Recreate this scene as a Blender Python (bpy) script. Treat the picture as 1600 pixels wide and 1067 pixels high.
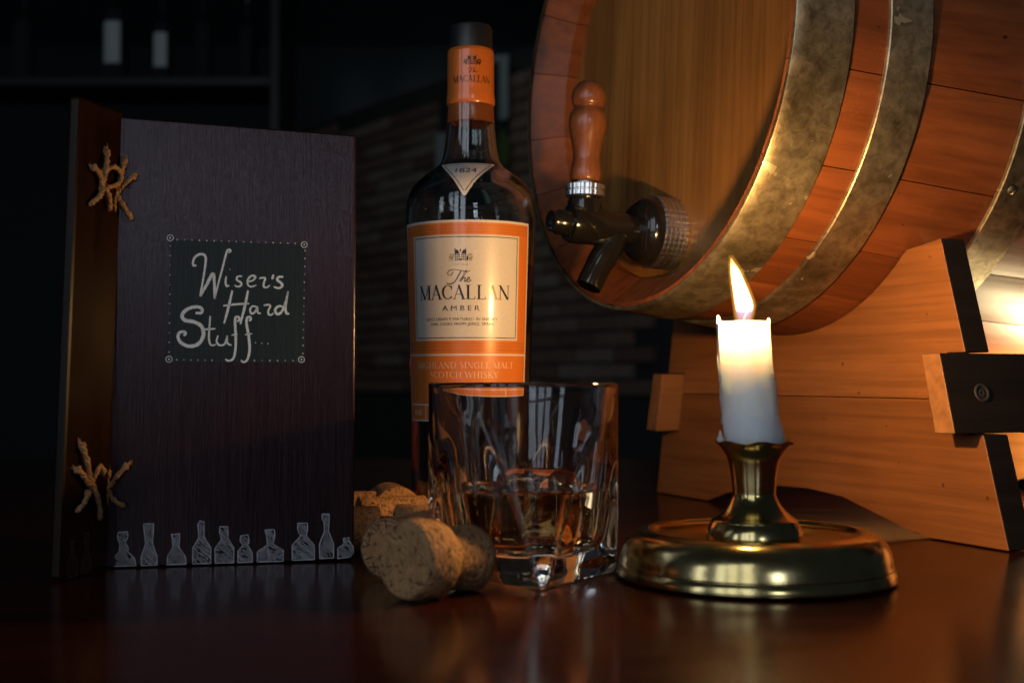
import bpy, bmesh, math, random
from mathutils import Vector, Matrix, noise as mnoise

random.seed(7)
scene = bpy.context.scene
for _o in list(bpy.data.objects):
    bpy.data.objects.remove(_o)
C = scene.collection

# ------------------------------------------------------------------ camera
cam_d = bpy.data.cameras.new('camera')
cam = bpy.data.objects.new('camera', cam_d)
C.objects.link(cam)
cam.location = (0, 0, 0.096)
cam.rotation_euler = (math.radians(90 + 1.655), 0, 0)
cam_d.sensor_width = 36
cam_d.lens = 44.01
cam_d.clip_start = 0.02
cam_d.clip_end = 60
cam_d.dof.use_dof = True
cam_d.dof.focus_distance = 0.70
cam_d.dof.aperture_fstop = 8.5
scene.camera = cam

# ------------------------------------------------------------------ world, lamps, exposure
world = bpy.data.worlds.new('World')
scene.world = world
world.use_nodes = True
bgn = world.node_tree.nodes['Background']
bgn.inputs[0].default_value = (0.30, 0.42, 0.55, 1)
bgn.inputs[1].default_value = 0.03

def area(name, loc, target, sx, sy, power, col):
    d = bpy.data.lights.new(name, 'AREA')
    d.shape = 'RECTANGLE'; d.size = sx; d.size_y = sy
    d.energy = power; d.color = col
    o = bpy.data.objects.new(name, d); C.objects.link(o)
    o.location = loc
    o.rotation_euler = (Vector(target) - Vector(loc)).to_track_quat('-Z', 'Y').to_euler()
    return o
DAY = (0.74, 0.86, 1.0)
# cool daylight of a two-light window behind the photographer, and a narrow one to the right
for wx in (-1.58, -1.05, -0.52):
    area('window_light', (wx, -1.5, 0.98), (wx * 0.8, 0.6, 0.55), 0.36, 1.70, 4.3, DAY)
area('window_light', (0.40, -1.5, 0.64), (0.2, 0.6, 0.4), 0.30, 0.42, 2.6, DAY)
area('window_light', (-2.5, -1.1, 0.85), (-0.2, 0.6, 0.2), 0.35, 1.4, 4.0, DAY)
# unseen fill light, added to lift the brick wall and bottle shoulders
area('room_fill', (-0.9, 4.6, 2.5), (-0.3, 6.3, 0.6), 0.8, 0.4, 1.2, (0.72, 0.95, 0.92))
# lamp standing out of sight inside the cradle, behind its front board
pl = bpy.data.lights.new('cradle_lamp', 'POINT'); pl.energy = 3.2; pl.color = (1.0, 0.84, 0.46); pl.shadow_soft_size = 0.012
po = bpy.data.objects.new('cradle_lamp', pl); C.objects.link(po); po.location = (0.435, 0.935, 0.045)
# candle flame light
fl = bpy.data.lights.new('flame_light', 'POINT'); fl.energy = 1.9; fl.color = (1.0, 0.56, 0.19); fl.shadow_soft_size = 0.006
fo = bpy.data.objects.new('flame_light', fl); C.objects.link(fo); fo.location = (0.1097, 0.606, 0.1385)

scene.view_settings.view_transform = 'Standard'
scene.view_settings.look = 'None'
scene.view_settings.exposure = 0.0
scene.view_settings.gamma = 1.0
scene.view_settings.use_curve_mapping = False
scene.render.engine = 'CYCLES'
cy = scene.cycles
cy.use_denoising = True
cy.max_bounces = 14; cy.transmission_bounces = 14; cy.transparent_max_bounces = 12
cy.glossy_bounces = 6; cy.diffuse_bounces = 3; cy.volume_bounces = 0
cy.sample_clamp_indirect = 4.0
cy.caustics_reflective = False
cy.caustics_refractive = True
cy.blur_glossy = 0.3

# ------------------------------------------------------------------ materials
def newmat(name):
    m = bpy.data.materials.new(name); m.use_nodes = True
    return m, m.node_tree.nodes, m.node_tree.links, m.node_tree.nodes['Principled BSDF']

def plain(name, col, rough=0.5, metal=0.0, **kw):
    m, N, L, P = newmat(name)
    P.inputs['Base Color'].default_value = (*col, 1)
    P.inputs['Roughness'].default_value = rough
    P.inputs['Metallic'].default_value = metal
    for k, v in kw.items():
        P.inputs[k.replace('_', ' ')].default_value = v
    return m

def coords(N, L, scale=(1, 1, 1), rnd=True, rot=(0, 0, 0)):
    tc = N.new('ShaderNodeTexCoord'); mp = N.new('ShaderNodeMapping')
    mp.inputs['Scale'].default_value = scale
    mp.inputs['Rotation'].default_value = rot
    L.new(tc.outputs['Object'], mp.inputs['Vector'])
    if rnd:
        oi = N.new('ShaderNodeObjectInfo')
        ml = N.new('ShaderNodeMath'); ml.operation = 'MULTIPLY'; ml.inputs[1].default_value = 37.0
        L.new(oi.outputs['Random'], ml.inputs[0])
        cx = N.new('ShaderNodeCombineXYZ')
        for i in range(3): L.new(ml.outputs[0], cx.inputs[i])
        L.new(cx.outputs[0], mp.inputs['Location'])
    return mp.outputs[0]

def noise(N, L, vec, scale, detail=4, rough=0.55, dist=0.0):
    n = N.new('ShaderNodeTexNoise')
    n.inputs['Scale'].default_value = scale; n.inputs['Detail'].default_value = detail
    n.inputs['Roughness'].default_value = rough; n.inputs['Distortion'].default_value = dist
    L.new(vec, n.inputs['Vector'])
    return n.outputs['Fac']

def ramp(N, L, fac, stops):
    r = N.new('ShaderNodeValToRGB')
    e = r.color_ramp.elements
    while len(e) < len(stops): e.new(0.5)
    for i, (p, c) in enumerate(stops):
        e[i].position = p; e[i].color = (*c, 1)
    L.new(fac, r.inputs[0])
    return r.outputs[0]

def mix(N, L, fac, a, b, mode='MIX'):
    x = N.new('ShaderNodeMix'); x.data_type = 'RGBA'; x.blend_type = mode
    if isinstance(fac, float): x.inputs[0].default_value = fac
    else: L.new(fac, x.inputs[0])
    for v, i in ((a, 6), (b, 7)):
        if isinstance(v, tuple): x.inputs[i].default_value = (*v, 1)
        else: L.new(v, x.inputs[i])
    return x.outputs[2]

def bump(N, L, P, h, strength, dist=0.001):
    b = N.new('ShaderNodeBump'); b.inputs['Strength'].default_value = strength; b.inputs['Distance'].default_value = dist
    L.new(h, b.inputs['Height']); L.new(b.outputs[0], P.inputs['Normal'])

def frange(N, L, fac, a, b):
    r = N.new('ShaderNodeMapRange'); r.inputs['To Min'].default_value = a; r.inputs['To Max'].default_value = b
    L.new(fac, r.inputs['Value'])
    return r.outputs[0]

def wood(name, dark, light, grain, rough=0.45, bstr=0.25, fig=1.0, rnd=True, coat=0.0, spots=None):
    """grain: axis 0/1/2 the fibres run along."""
    m, N, L, P = newmat(name)
    sc = [60, 60, 60]; sc[grain] = 3.0
    v = coords(N, L, tuple(sc), rnd)
    n1 = noise(N, L, v, 1.0 * fig, 6, 0.6, 0.6)
    sc2 = [260, 260, 260]; sc2[grain] = 7.0
    v2 = coords(N, L, tuple(sc2), rnd)
    n2 = noise(N, L, v2, 1.0 * fig, 4, 0.6)
    v3 = coords(N, L, (9, 9, 9), rnd)
    n3 = noise(N, L, v3, 1.0, 4, 0.55)
    col = ramp(N, L, n1, [(0.3, dark), (0.7, light)])
    g = ramp(N, L, n2, [(0.35, (0.62, 0.62, 0.62)), (0.6, (1, 1, 1))])
    col = mix(N, L, 0.75, col, g, 'MULTIPLY')
    b = ramp(N, L, n3, [(0.3, (0.72, 0.72, 0.72)), (0.7, (1.05, 1.05, 1.05))])
    col = mix(N, L, 0.8, col, b, 'MULTIPLY')
    if rnd:      # every board a little lighter or darker than its neighbour
        oi2 = N.new('ShaderNodeObjectInfo')
        col = mix(N, L, 1.0, col, ramp(N, L, oi2.outputs['Random'], [(0.0, (0.74, 0.70, 0.68)), (1.0, (1.12, 1.12, 1.12))]), 'MULTIPLY')
    if spots:
        v4 = coords(N, L, (170, 170, 170), rnd)
        n4 = noise(N, L, v4, 1.0, 1, 0.4)
        s = ramp(N, L, n4, [(0.77, (1, 1, 1)), (0.80, spots)])
        col = mix(N, L, 1.0, col, s, 'MULTIPLY')
    L.new(col, P.inputs['Base Color'])
    L.new(frange(N, L, n2, rough - 0.08, rough + 0.1), P.inputs['Roughness'])
    bump(N, L, P, n2, bstr, 0.0006)
    P.inputs['Coat Weight'].default_value = coat
    P.inputs['Coat Roughness'].default_value = 0.2
    return m

M = {}
M['table'] = wood('table_mahogany', (0.022, 0.0045, 0.0022), (0.042, 0.009, 0.004), 0, 0.20, 0.06, rnd=False)
_t = M['table'].node_tree; _p = _t.nodes['Principled BSDF']
_p.inputs['Specular IOR Level'].default_value = 0.20
_a = noise(_t.nodes, _t.links, coords(_t.nodes, _t.links, (5, 14, 5), False), 1.0, 5, 0.65, 1.2)      # wiped film and dust
_b = noise(_t.nodes, _t.links, coords(_t.nodes, _t.links, (1, 1, 1), False), 900, 2, 0.5)
_m = _t.nodes.new('ShaderNodeMath'); _m.operation = 'MULTIPLY_ADD'; _m.inputs[1].default_value = 0.10
_t.links.new(_b, _m.inputs[0]); _t.links.new(frange(_t.nodes, _t.links, _a, 0.04, 0.22), _m.inputs[2])
_t.links.new(_m.outputs[0], _p.inputs['Roughness'])
M['stave'] = wood('stave_oak', (0.26, 0.070, 0.018), (0.38, 0.110, 0.030), 0, 0.5, 0.35, 0.6, spots=(0.25, 0.2, 0.2))
M['stave_end'] = M['stave']
M['head'] = wood('head_oak', (0.30, 0.132, 0.028), (0.42, 0.190, 0.042), 2, 0.50, 0.35, 0.8)
M['cradle'] = wood('cradle_pine', (0.41, 0.145, 0.036), (0.47, 0.172, 0.046), 0, 0.5, 0.12, 0.9, spots=(0.45, 0.35, 0.3))
M['beam'] = wood('beam_pine', (0.42, 0.17, 0.055), (0.55, 0.24, 0.08), 1, 0.55, 0.2, 0.5)
M['dark_edge'] = wood('dark_edge_wood', (0.012, 0.007, 0.004), (0.022, 0.012, 0.007), 1, 0.6, 0.2, 0.5)
M['handle'] = wood('handle_beech', (0.18, 0.055, 0.018), (0.34, 0.12, 0.04), 2, 0.28, 0.2, 0.8, coat=0.4)

# galvanised hoop iron with spangle, dull patches and scraped flakes
m, N, L, P = newmat('hoop_iron')
v = coords(N, L, (1, 1, 1), False)
a = noise(N, L, v, 14, 6, 0.62, 0.4); b_ = noise(N, L, v, 150, 5, 0.7, 0.5); f = noise(N, L, v, 62, 3, 0.5, 0.3)
vo = N.new('ShaderNodeTexVoronoi'); vo.inputs['Scale'].default_value = 95; L.new(v, vo.inputs['Vector'])     # zinc spangle
sg = N.new('ShaderNodeSeparateColor'); L.new(vo.outputs['Color'], sg.inputs[0])
col = ramp(N, L, a, [(0.34, (0.24, 0.19, 0.11)), (0.50, (0.50, 0.41, 0.26)), (0.66, (0.72, 0.61, 0.41))])
col = mix(N, L, 0.75, col, ramp(N, L, b_, [(0.32, (0.45, 0.43, 0.40)), (0.60, (1.1, 1.1, 1.1))]), 'MULTIPLY')
col = mix(N, L, 0.6, col, ramp(N, L, sg.outputs[0], [(0.0, (0.72, 0.72, 0.72)), (1.0, (1.15, 1.15, 1.15))]), 'MULTIPLY')
flk = ramp(N, L, f, [(0.685, (0, 0, 0)), (0.695, (1, 1, 1))])
col = mix(N, L, flk, col, (0.88, 0.76, 0.50))
L.new(col, P.inputs['Base Color'])
P.inputs['Metallic'].default_value = 0.86
L.new(frange(N, L, b_, 0.34, 0.54), P.inputs['Roughness'])
bump(N, L, P, b_, 0.3, 0.0006)
M['hoop'] = m

# bookbinding board: brushed dark plum lacquer
m, N, L, P = newmat('cover_lacquer')
vs = coords(N, L, (900, 900, 9), False); s1 = noise(N, L, vs, 1.0, 3, 0.6)
vs2 = coords(N, L, (2600, 2600, 60), False); s2 = noise(N, L, vs2, 1.0, 2, 0.6)
big = noise(N, L, coords(N, L, (14, 14, 9), False), 1.0, 3, 0.5)
col = ramp(N, L, big, [(0.3, (0.009, 0.0028, 0.0034)), (0.7, (0.018, 0.0052, 0.0060))])
col = mix(N, L, 0.6, col, ramp(N, L, s1, [(0.35, (0.6, 0.6, 0.6)), (0.7, (1.5, 1.45, 1.5))]), 'MULTIPLY')
L.new(col, P.inputs['Base Color'])
L.new(frange(N, L, s1, 0.15, 0.30), P.inputs['Roughness'])
ad = N.new('ShaderNodeMath'); ad.operation = 'ADD'; L.new(s1, ad.inputs[0]); L.new(s2, ad.inputs[1])
bump(N, L, P, ad.outputs[0], 0.28, 0.0006)
P.inputs['Specular Tint'].default_value = (0.95, 0.84, 0.92, 1)
P.inputs['Specular IOR Level'].default_value = 0.32
M['cover'] = m
m, N, L, P = newmat('chalk_panel_paint')
s1 = noise(N, L, coords(N, L, (900, 900, 9), False), 1.0, 3, 0.6)
s2 = noise(N, L, coords(N, L, (2600, 2600, 60), False), 1.0, 2, 0.6)
col = ramp(N, L, s1, [(0.35, (0.003, 0.008, 0.010)), (0.7, (0.008, 0.018, 0.021))])
L.new(col, P.inputs['Base Color'])
L.new(frange(N, L, s1, 0.34, 0.6), P.inputs['Roughness'])
bump(N, L, P, s1, 0.5, 0.0006)
P.inputs['Specular IOR Level'].default_value = 0.3
M['panel'] = m
def chalk(name, col, lo):
    m, N, L, P = newmat(name)
    n = noise(N, L, coords(N, L, (1, 1, 1), False), 1400, 3, 0.6)
    c = ramp(N, L, n, [(0.3, tuple(x * lo for x in col)), (0.6, col)])
    L.new(c, P.inputs['Base Color']); P.inputs['Roughness'].default_value = 0.85
    return m
M['chalk'] = chalk('white_chalk', (0.58, 0.71, 0.84), 0.55)
M['chalk_dim'] = chalk('thin_chalk', (0.62, 0.62, 0.66), 0.3)
M['chalk_brown'] = chalk('brown_chalk', (0.20, 0.10, 0.05), 0.3)
M['strip'] = wood('binding_wood', (0.0075, 0.0019, 0.0006), (0.015, 0.0038, 0.0011), 2, 0.34, 0.2, 0.6, rnd=False)
M['strip'].node_tree.nodes['Principled BSDF'].inputs['Specular IOR Level'].default_value = 0.13
M['twine'] = plain('jute_twine', (0.34, 0.19, 0.085), 0.9)
nt = M['twine'].node_tree
tn = noise(nt.nodes, nt.links, coords(nt.nodes, nt.links, (1, 1, 1)), 700, 3, 0.6)
nt.links.new(ramp(nt.nodes, nt.links, tn, [(0.3, (0.20, 0.10, 0.045)), (0.7, (0.42, 0.25, 0.12))]), nt.nodes['Principled BSDF'].inputs['Base Color'])
bump(nt.nodes, nt.links, nt.nodes['Principled BSDF'], tn, 0.8, 0.001)

# glass and drinks
def glass(name, col, ior, rough=0.0, absorb=None, dens=0.0):
    m, N, L, P = newmat(name)
    P.inputs['Base Color'].default_value = (*col, 1)
    P.inputs['Roughness'].default_value = rough
    P.inputs['IOR'].default_value = ior
    P.inputs['Transmission Weight'].default_value = 1.0
    if absorb:
        va = N.new('ShaderNodeVolumeAbsorption')
        va.inputs['Color'].default_value = (*absorb, 1); va.inputs['Density'].default_value = dens
        L.new(va.outputs[0], N['Material Output'].inputs['Volume'])
    return m
M['glass'] = glass('clear_glass', (1, 1, 1), 1.5)
M['bottle_glass'] = glass('bottle_glass', (0.97, 0.99, 0.97), 1.5)
M['whisky'] = glass('amber_whisky', (1, 1, 1), 1.36, 0, (1.0, 0.66, 0.08), 21)
M['whisky_bottle'] = glass('amber_whisky_in_bottle', (1, 1, 1), 1.36, 0, (0.85, 0.36, 0.07), 45)

def paper(name, col, rough=0.42, flecks=None):
    m, N, L, P = newmat(name)
    n = noise(N, L, coords(N, L, (1, 1, 1), False), 900, 3, 0.6)
    c = ramp(N, L, n, [(0.3, tuple(x * 0.9 for x in col)), (0.7, col)])
    L.new(c, P.inputs['Base Color']); P.inputs['Roughness'].default_value = rough
    P.inputs['Coat Weight'].default_value = 0.6; P.inputs['Coat Roughness'].default_value = 0.13
    return m
M['orange'] = paper('orange_label', (0.62, 0.165, 0.022), 0.36)
M['cream'] = paper('cream_label', (0.63, 0.57, 0.51), 0.38)
M['ink'] = plain('dark_foil_ink', (0.035, 0.028, 0.022), 0.28, 0.5)
M['ink_flat'] = plain('dark_ink', (0.05, 0.035, 0.03), 0.6)
M['gold'] = plain('gold_foil', (0.62, 0.40, 0.14), 0.30, 0.9)
M['pale_print'] = plain('pale_print', (0.70, 0.42, 0.27), 0.5)
M['capsule'] = paper('orange_capsule', (0.58, 0.145, 0.018), 0.3)
M['cap_black'] = plain('black_stopper', (0.012, 0.012, 0.013), 0.4)

# metals
m, N, L, P = newmat('aged_brass')
v = coords(N, L, (1, 1, 1), False)
a = noise(N, L, v, 38, 5, 0.6); b2 = noise(N, L, v, 420, 3, 0.6)
L.new(ramp(N, L, a, [(0.3, (0.46, 0.34, 0.13)), (0.65, (0.72, 0.57, 0.28))]), P.inputs['Base Color'])
P.inputs['Metallic'].default_value = 1.0
ra = frange(N, L, a, 0.12, 0.25)
L.new(ra, P.inputs['Roughness'])
bump(N, L, P, b2, 0.06, 0.0004)
M['brass'] = m
M['chrome'] = plain('satin_chrome', (0.80, 0.79, 0.78), 0.28, 1.0)
M['tap_black'] = plain('black_enamel', (0.010, 0.009, 0.008), 0.16, 0.0, Coat_Weight=0.5)
M['screw'] = plain('dull_screw', (0.10, 0.085, 0.07), 0.55, 0.6)

# wax
m, N, L, P = newmat('candle_wax')
P.inputs['Base Color'].default_value = (0.92, 0.91, 0.89, 1)
P.inputs['Roughness'].default_value = 0.42
P.inputs['Subsurface Weight'].default_value = 1.0
P.inputs['Subsurface Radius'].default_value = (1.0, 0.92, 0.80)
P.inputs['Subsurface Scale'].default_value = 0.020
n = noise(N, L, coords(N, L, (1, 1, 1), False), 260, 3, 0.5)
bump(N, L, P, n, 0.15, 0.0008)
M['wax'] = m
M['wick'] = plain('charred_wick', (0.015, 0.012, 0.010), 0.9)

# flame: hot gas, so light passes through it
m, N, L, P = newmat('flame_gas')
N.remove(P)
tc = N.new('ShaderNodeTexCoord'); sp = N.new('ShaderNodeSeparateXYZ')
L.new(tc.outputs['Generated'], sp.inputs[0])
cr = ramp(N, L, sp.outputs[2], [(0.0, (0.10, 0.22, 1.0)), (0.18, (0.22, 0.36, 1.0)), (0.29, (1.0, 0.62, 0.30)), (0.7, (1.0, 0.56, 0.17)), (1.0, (1.0, 0.40, 0.08))])
st_ = ramp(N, L, sp.outputs[2], [(0.0, (0.018,) * 3), (0.17, (0.035,) * 3), (0.34, (0.8,) * 3), (0.8, (1.0,) * 3), (1.0, (0.8,) * 3)])
ms = N.new('ShaderNodeMath'); ms.operation = 'MULTIPLY'; ms.inputs[1].default_value = 3600.0
L.new(st_, ms.inputs[0])
em = N.new('ShaderNodeEmission'); L.new(cr, em.inputs[0]); L.new(ms.outputs[0], em.inputs[1])
L.new(em.outputs[0], N['Material Output'].inputs['Volume'])
try: m.cycles.volume_step_rate = 0.15
except Exception: pass
M['flame'] = m
m, N, L, P = newmat('flame_mantle')     # thin orange outer mantle of the flame
N.remove(P)
em = N.new('ShaderNodeEmission'); em.inputs[0].default_value = (1.0, 0.42, 0.06, 1); em.inputs[1].default_value = 95.0
L.new(em.outputs[0], N['Material Output'].inputs['Volume'])
M['mantle'] = m

# cork
def corkmat(name, base, dark, sc=1.0):
    m, N, L, P = newmat(name)
    v = coords(N, L, (1, 1, 1))
    a = noise(N, L, v, 260 * sc, 5, 0.65, 0.3); p = noise(N, L, v, 520 * sc, 2, 0.5, 1.0); q = noise(N, L, coords(N, L, (1, 1, 2.4)), 240 * sc, 2, 0.45, 1.2)
    c = ramp(N, L, a, [(0.25, tuple(x * 0.62 for x in base)), (0.7, base)])
    c = mix(N, L, 1.0, c, ramp(N, L, p, [(0.33, tuple(d / b for d, b in zip(dark, base))), (0.42, (1, 1, 1))]), 'MULTIPLY')
    c = mix(N, L, 1.0, c, ramp(N, L, q, [(0.30, (0.3, 0.22, 0.18)), (0.36, (1, 1, 1))]), 'MULTIPLY')
    L.new(c, P.inputs['Base Color']); P.inputs['Roughness'].default_value = 0.85
    ad = N.new('ShaderNodeMath'); ad.operation = 'ADD'; L.new(a, ad.inputs[0]); L.new(q, ad.inputs[1])
    bump(N, L, P, ad.outputs[0], 1.0, 0.0016)
    return m
M['cork'] = corkmat('cork', (0.44, 0.215, 0.085), (0.09, 0.04, 0.015))
M['cork_grey'] = corkmat('weathered_cork', (0.42, 0.22, 0.092), (0.06, 0.04, 0.02), 0.8)
M['cork_print'] = plain('cork_print', (0.035, 0.025, 0.02), 0.8)

# room behind
M['mortar'] = plain('dark_mortar', (0.05, 0.048, 0.045), 0.9)
m, N, L, P = newmat('old_brick')
oi = N.new('ShaderNodeObjectInfo')
c = ramp(N, L, oi.outputs['Random'], [(0.0, (0.26, 0.14, 0.10)), (0.5, (0.38, 0.24, 0.17)), (1.0, (0.50, 0.38, 0.29))])
n = noise(N, L, coords(N, L, (1, 1, 1)), 40, 4, 0.6)
c = mix(N, L, 0.8, c, ramp(N, L, n, [(0.3, (0.5, 0.5, 0.5)), (0.7, (1.1, 1.1, 1.1))]), 'MULTIPLY')
L.new(c, P.inputs['Base Color']); P.inputs['Roughness'].default_value = 0.9
bump(N, L, P, n, 0.5, 0.004)
M['brick'] = m
M['teal_wall'] = paper('teal_plaster', (0.05, 0.085, 0.085), 0.8)
M['shelf'] = wood('shelf_wood', (0.004, 0.003, 0.002), (0.008, 0.005, 0.004), 0, 0.5, 0.2)
M['frame_white'] = plain('painted_frame', (0.55, 0.58, 0.58), 0.6)
M['poster_red'] = plain('poster_red', (0.30, 0.02, 0.02), 0.6)
M['poster_dark'] = plain('poster_dark', (0.04, 0.04, 0.045), 0.6)
M['poster_green'] = plain('poster_green', (0.12, 0.20, 0.05), 0.6)
M['dark_bottle'] = plain('dark_bottle_glass', (0.015, 0.02, 0.02), 0.1, 0.0, Coat_Weight=0.6)
M['pale_label'] = plain('pale_label', (0.60, 0.66, 0.66), 0.5)

# ------------------------------------------------------------------ helpers
def thing(name, label, cat, loc=(0, 0, 0), mat=None, group=None):
    o = bpy.data.objects.new(name, None); C.objects.link(o)
    o.empty_display_size = 0.02
    if mat is not None: o.matrix_world = mat
    else: o.location = loc
    o['label'] = label; o['category'] = cat
    if group: o['group'] = group
    return o

def obj(name, verts, faces, mat, parent=None, smooth=False, world=False, mats=None, midx=None, bevel=0, seg=2, autos=None):
    me = bpy.data.meshes.new(name)
    me.from_pydata([tuple(v) for v in verts], [], [tuple(f) for f in faces])
    me.materials.append(mat)
    for x in (mats or []): me.materials.append(x)
    if midx:
        for p, i in zip(me.polygons, midx): p.material_index = i
    bm = bmesh.new(); bm.from_mesh(me)
    bmesh.ops.recalc_face_normals(bm, faces=bm.faces)
    bm.to_mesh(me); bm.free()
    me.update()
    o = bpy.data.objects.new(name, me); C.objects.link(o)
    if parent:
        o.parent = parent
        if world: o.matrix_parent_inverse = parent.matrix_basis.inverted()
    if smooth:
        for p in me.polygons: p.use_smooth = True
        if autos is not None:
            me.set_sharp_from_angle(angle=math.radians(autos))
    if bevel:
        b = o.modifiers.new('bevel', 'BEVEL'); b.width = bevel; b.segments = seg; b.limit_method = 'ANGLE'; b.angle_limit = math.radians(30)
    return o

def tag(o, label, cat, group=None):
    o['label'] = label; o['category'] = cat
    if group: o['group'] = group
    return o

def lathe(prof, n=48, fn=None, cap0=False, cap1=False):
    """prof: (r, z). returns verts, faces about local z. fn(v, ring, k) may move a vertex."""
    V, F = [], []
    for i, (r, z) in enumerate(prof):
        for k in range(n):
            t = 2 * math.pi * k / n
            p = Vector((r * math.cos(t), r * math.sin(t), z))
            V.append(fn(p, i, t) if fn else p)
    for i in range(len(prof) - 1):
        for k in range(n):
            k2 = (k + 1) % n
            F.append((i * n + k, i * n + k2, (i + 1) * n + k2, (i + 1) * n + k))
    if cap0: F.append(tuple(range(n))[::-1])
    if cap1: F.append(tuple((len(prof) - 1) * n + k for k in range(n)))
    return V, F

def smoothprof(pts, sub=5):
    """Catmull-Rom through profile points."""
    out = []
    P = [Vector((*p, 0)) if len(p) == 2 else Vector(p) for p in pts]
    for i in range(len(P) - 1):
        p0 = P[max(i - 1, 0)]; p1 = P[i]; p2 = P[i + 1]; p3 = P[min(i + 2, len(P) - 1)]
        for j in range(sub):
            t = j / sub
            out.append(0.5 * ((2 * p1) + (-p0 + p2) * t + (2 * p0 - 5 * p1 + 4 * p2 - p3) * t * t + (-p0 + 3 * p1 - 3 * p2 + p3) * t ** 3))
    out.append(P[-1])
    return [tuple(p[:len(pts[0])]) for p in out]

def tube(path, rad, n=8, caps=True):
    V, F = [], []
    P = [Vector(p) for p in path]
    up = Vector((0.3, 0.2, 0.9))
    for i, p in enumerate(P):
        d = (P[min(i + 1, len(P) - 1)] - P[max(i - 1, 0)]).normalized()
        a = d.cross(up)
        if a.length < 1e-4: a = d.cross(Vector((1, 0, 0)))
        a.normalize(); b = d.cross(a)
        r = rad[i] if isinstance(rad, (list, tuple)) else rad
        for k in range(n):
            t = 2 * math.pi * k / n
            V.append(p + a * r * math.cos(t) + b * r * math.sin(t))
    for i in range(len(P) - 1):
        for k in range(n):
            k2 = (k + 1) % n
            F.append((i * n + k, i * n + k2, (i + 1) * n + k2, (i + 1) * n + k))
    if caps:
        F.append(tuple(range(n))[::-1]); F.append(tuple((len(P) - 1) * n + k for k in range(n)))
    return V, F

def join(*parts):
    V, F = [], []
    for v, f in parts:
        o = len(V); V += list(v); F += [tuple(i + o for i in q) for q in f]
    return V, F

def prism(poly, y0, y1):
    """polygon in (x, z), extruded along y."""
    n = len(poly)
    V = [(x, y0, z) for x, z in poly] + [(x, y1, z) for x, z in poly]
    F = [tuple(range(n)), tuple(range(2 * n - 1, n - 1, -1))]
    for i in range(n):
        j = (i + 1) % n
        F.append((i, i + n, j + n, j))
    return V, F

def boxm(x0, x1, y0, y1, z0, z1):
    return prism([(x0, z0), (x1, z0), (x1, z1), (x0, z1)], y0, y1)

def frame(ax, ay, az, loc):
    m = Matrix((ax, ay, az)).transposed().to_4x4()
    m.translation = loc
    return m

class Ink:
    """flat marks drawn in 2D, laid on a surface by a mapping (x, y) -> point."""
    def __init__(s): s.v = []; s.f = []
    def ribbon(s, pts, w):
        n = len(pts)
        if isinstance(w, (int, float)): w = [w] * n
        o = len(s.v)
        for i in range(n):
            a = pts[max(i - 1, 0)]; b = pts[min(i + 1, n - 1)]
            dx, dy = b[0] - a[0], b[1] - a[1]; l = math.hypot(dx, dy) or 1
            nx, ny = -dy / l * w[i] / 2, dx / l * w[i] / 2
            s.v += [(pts[i][0] + nx, pts[i][1] + ny), (pts[i][0] - nx, pts[i][1] - ny)]
        for i in range(n - 1):
            a = o + 2 * i; s.f.append((a, a + 1, a + 3, a + 2))
    def poly(s, pts):
        o = len(s.v); s.v += list(pts); s.f.append(tuple(range(o, o + len(pts))))
    def rect(s, x0, y0, x1, y1): s.poly([(x0, y0), (x1, y0), (x1, y1), (x0, y1)])
    def disc(s, x, y, r, n=10): s.poly([(x + r * math.cos(2 * math.pi * k / n), y + r * math.sin(2 * math.pi * k / n)) for k in range(n)])
    def ring(s, x, y, r, w, n=20):
        s.ribbon([(x + r * math.cos(2 * math.pi * k / n), y + r * math.sin(2 * math.pi * k / n)) for k in range(n + 1)], w)
    def build(s, name, fn, mat, parent, world=False):
        return obj(name, [fn(x, y) for x, y in s.v], s.f, mat, parent, world=world)
    def add(s, other, dx, dy, k=1.0, kx=None):
        o = len(s.v); kx = kx or k
        s.v += [(x * kx + dx, y * k + dy) for x, y in other.v]; s.f += [tuple(i + o for i in q) for q in other.f]

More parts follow.
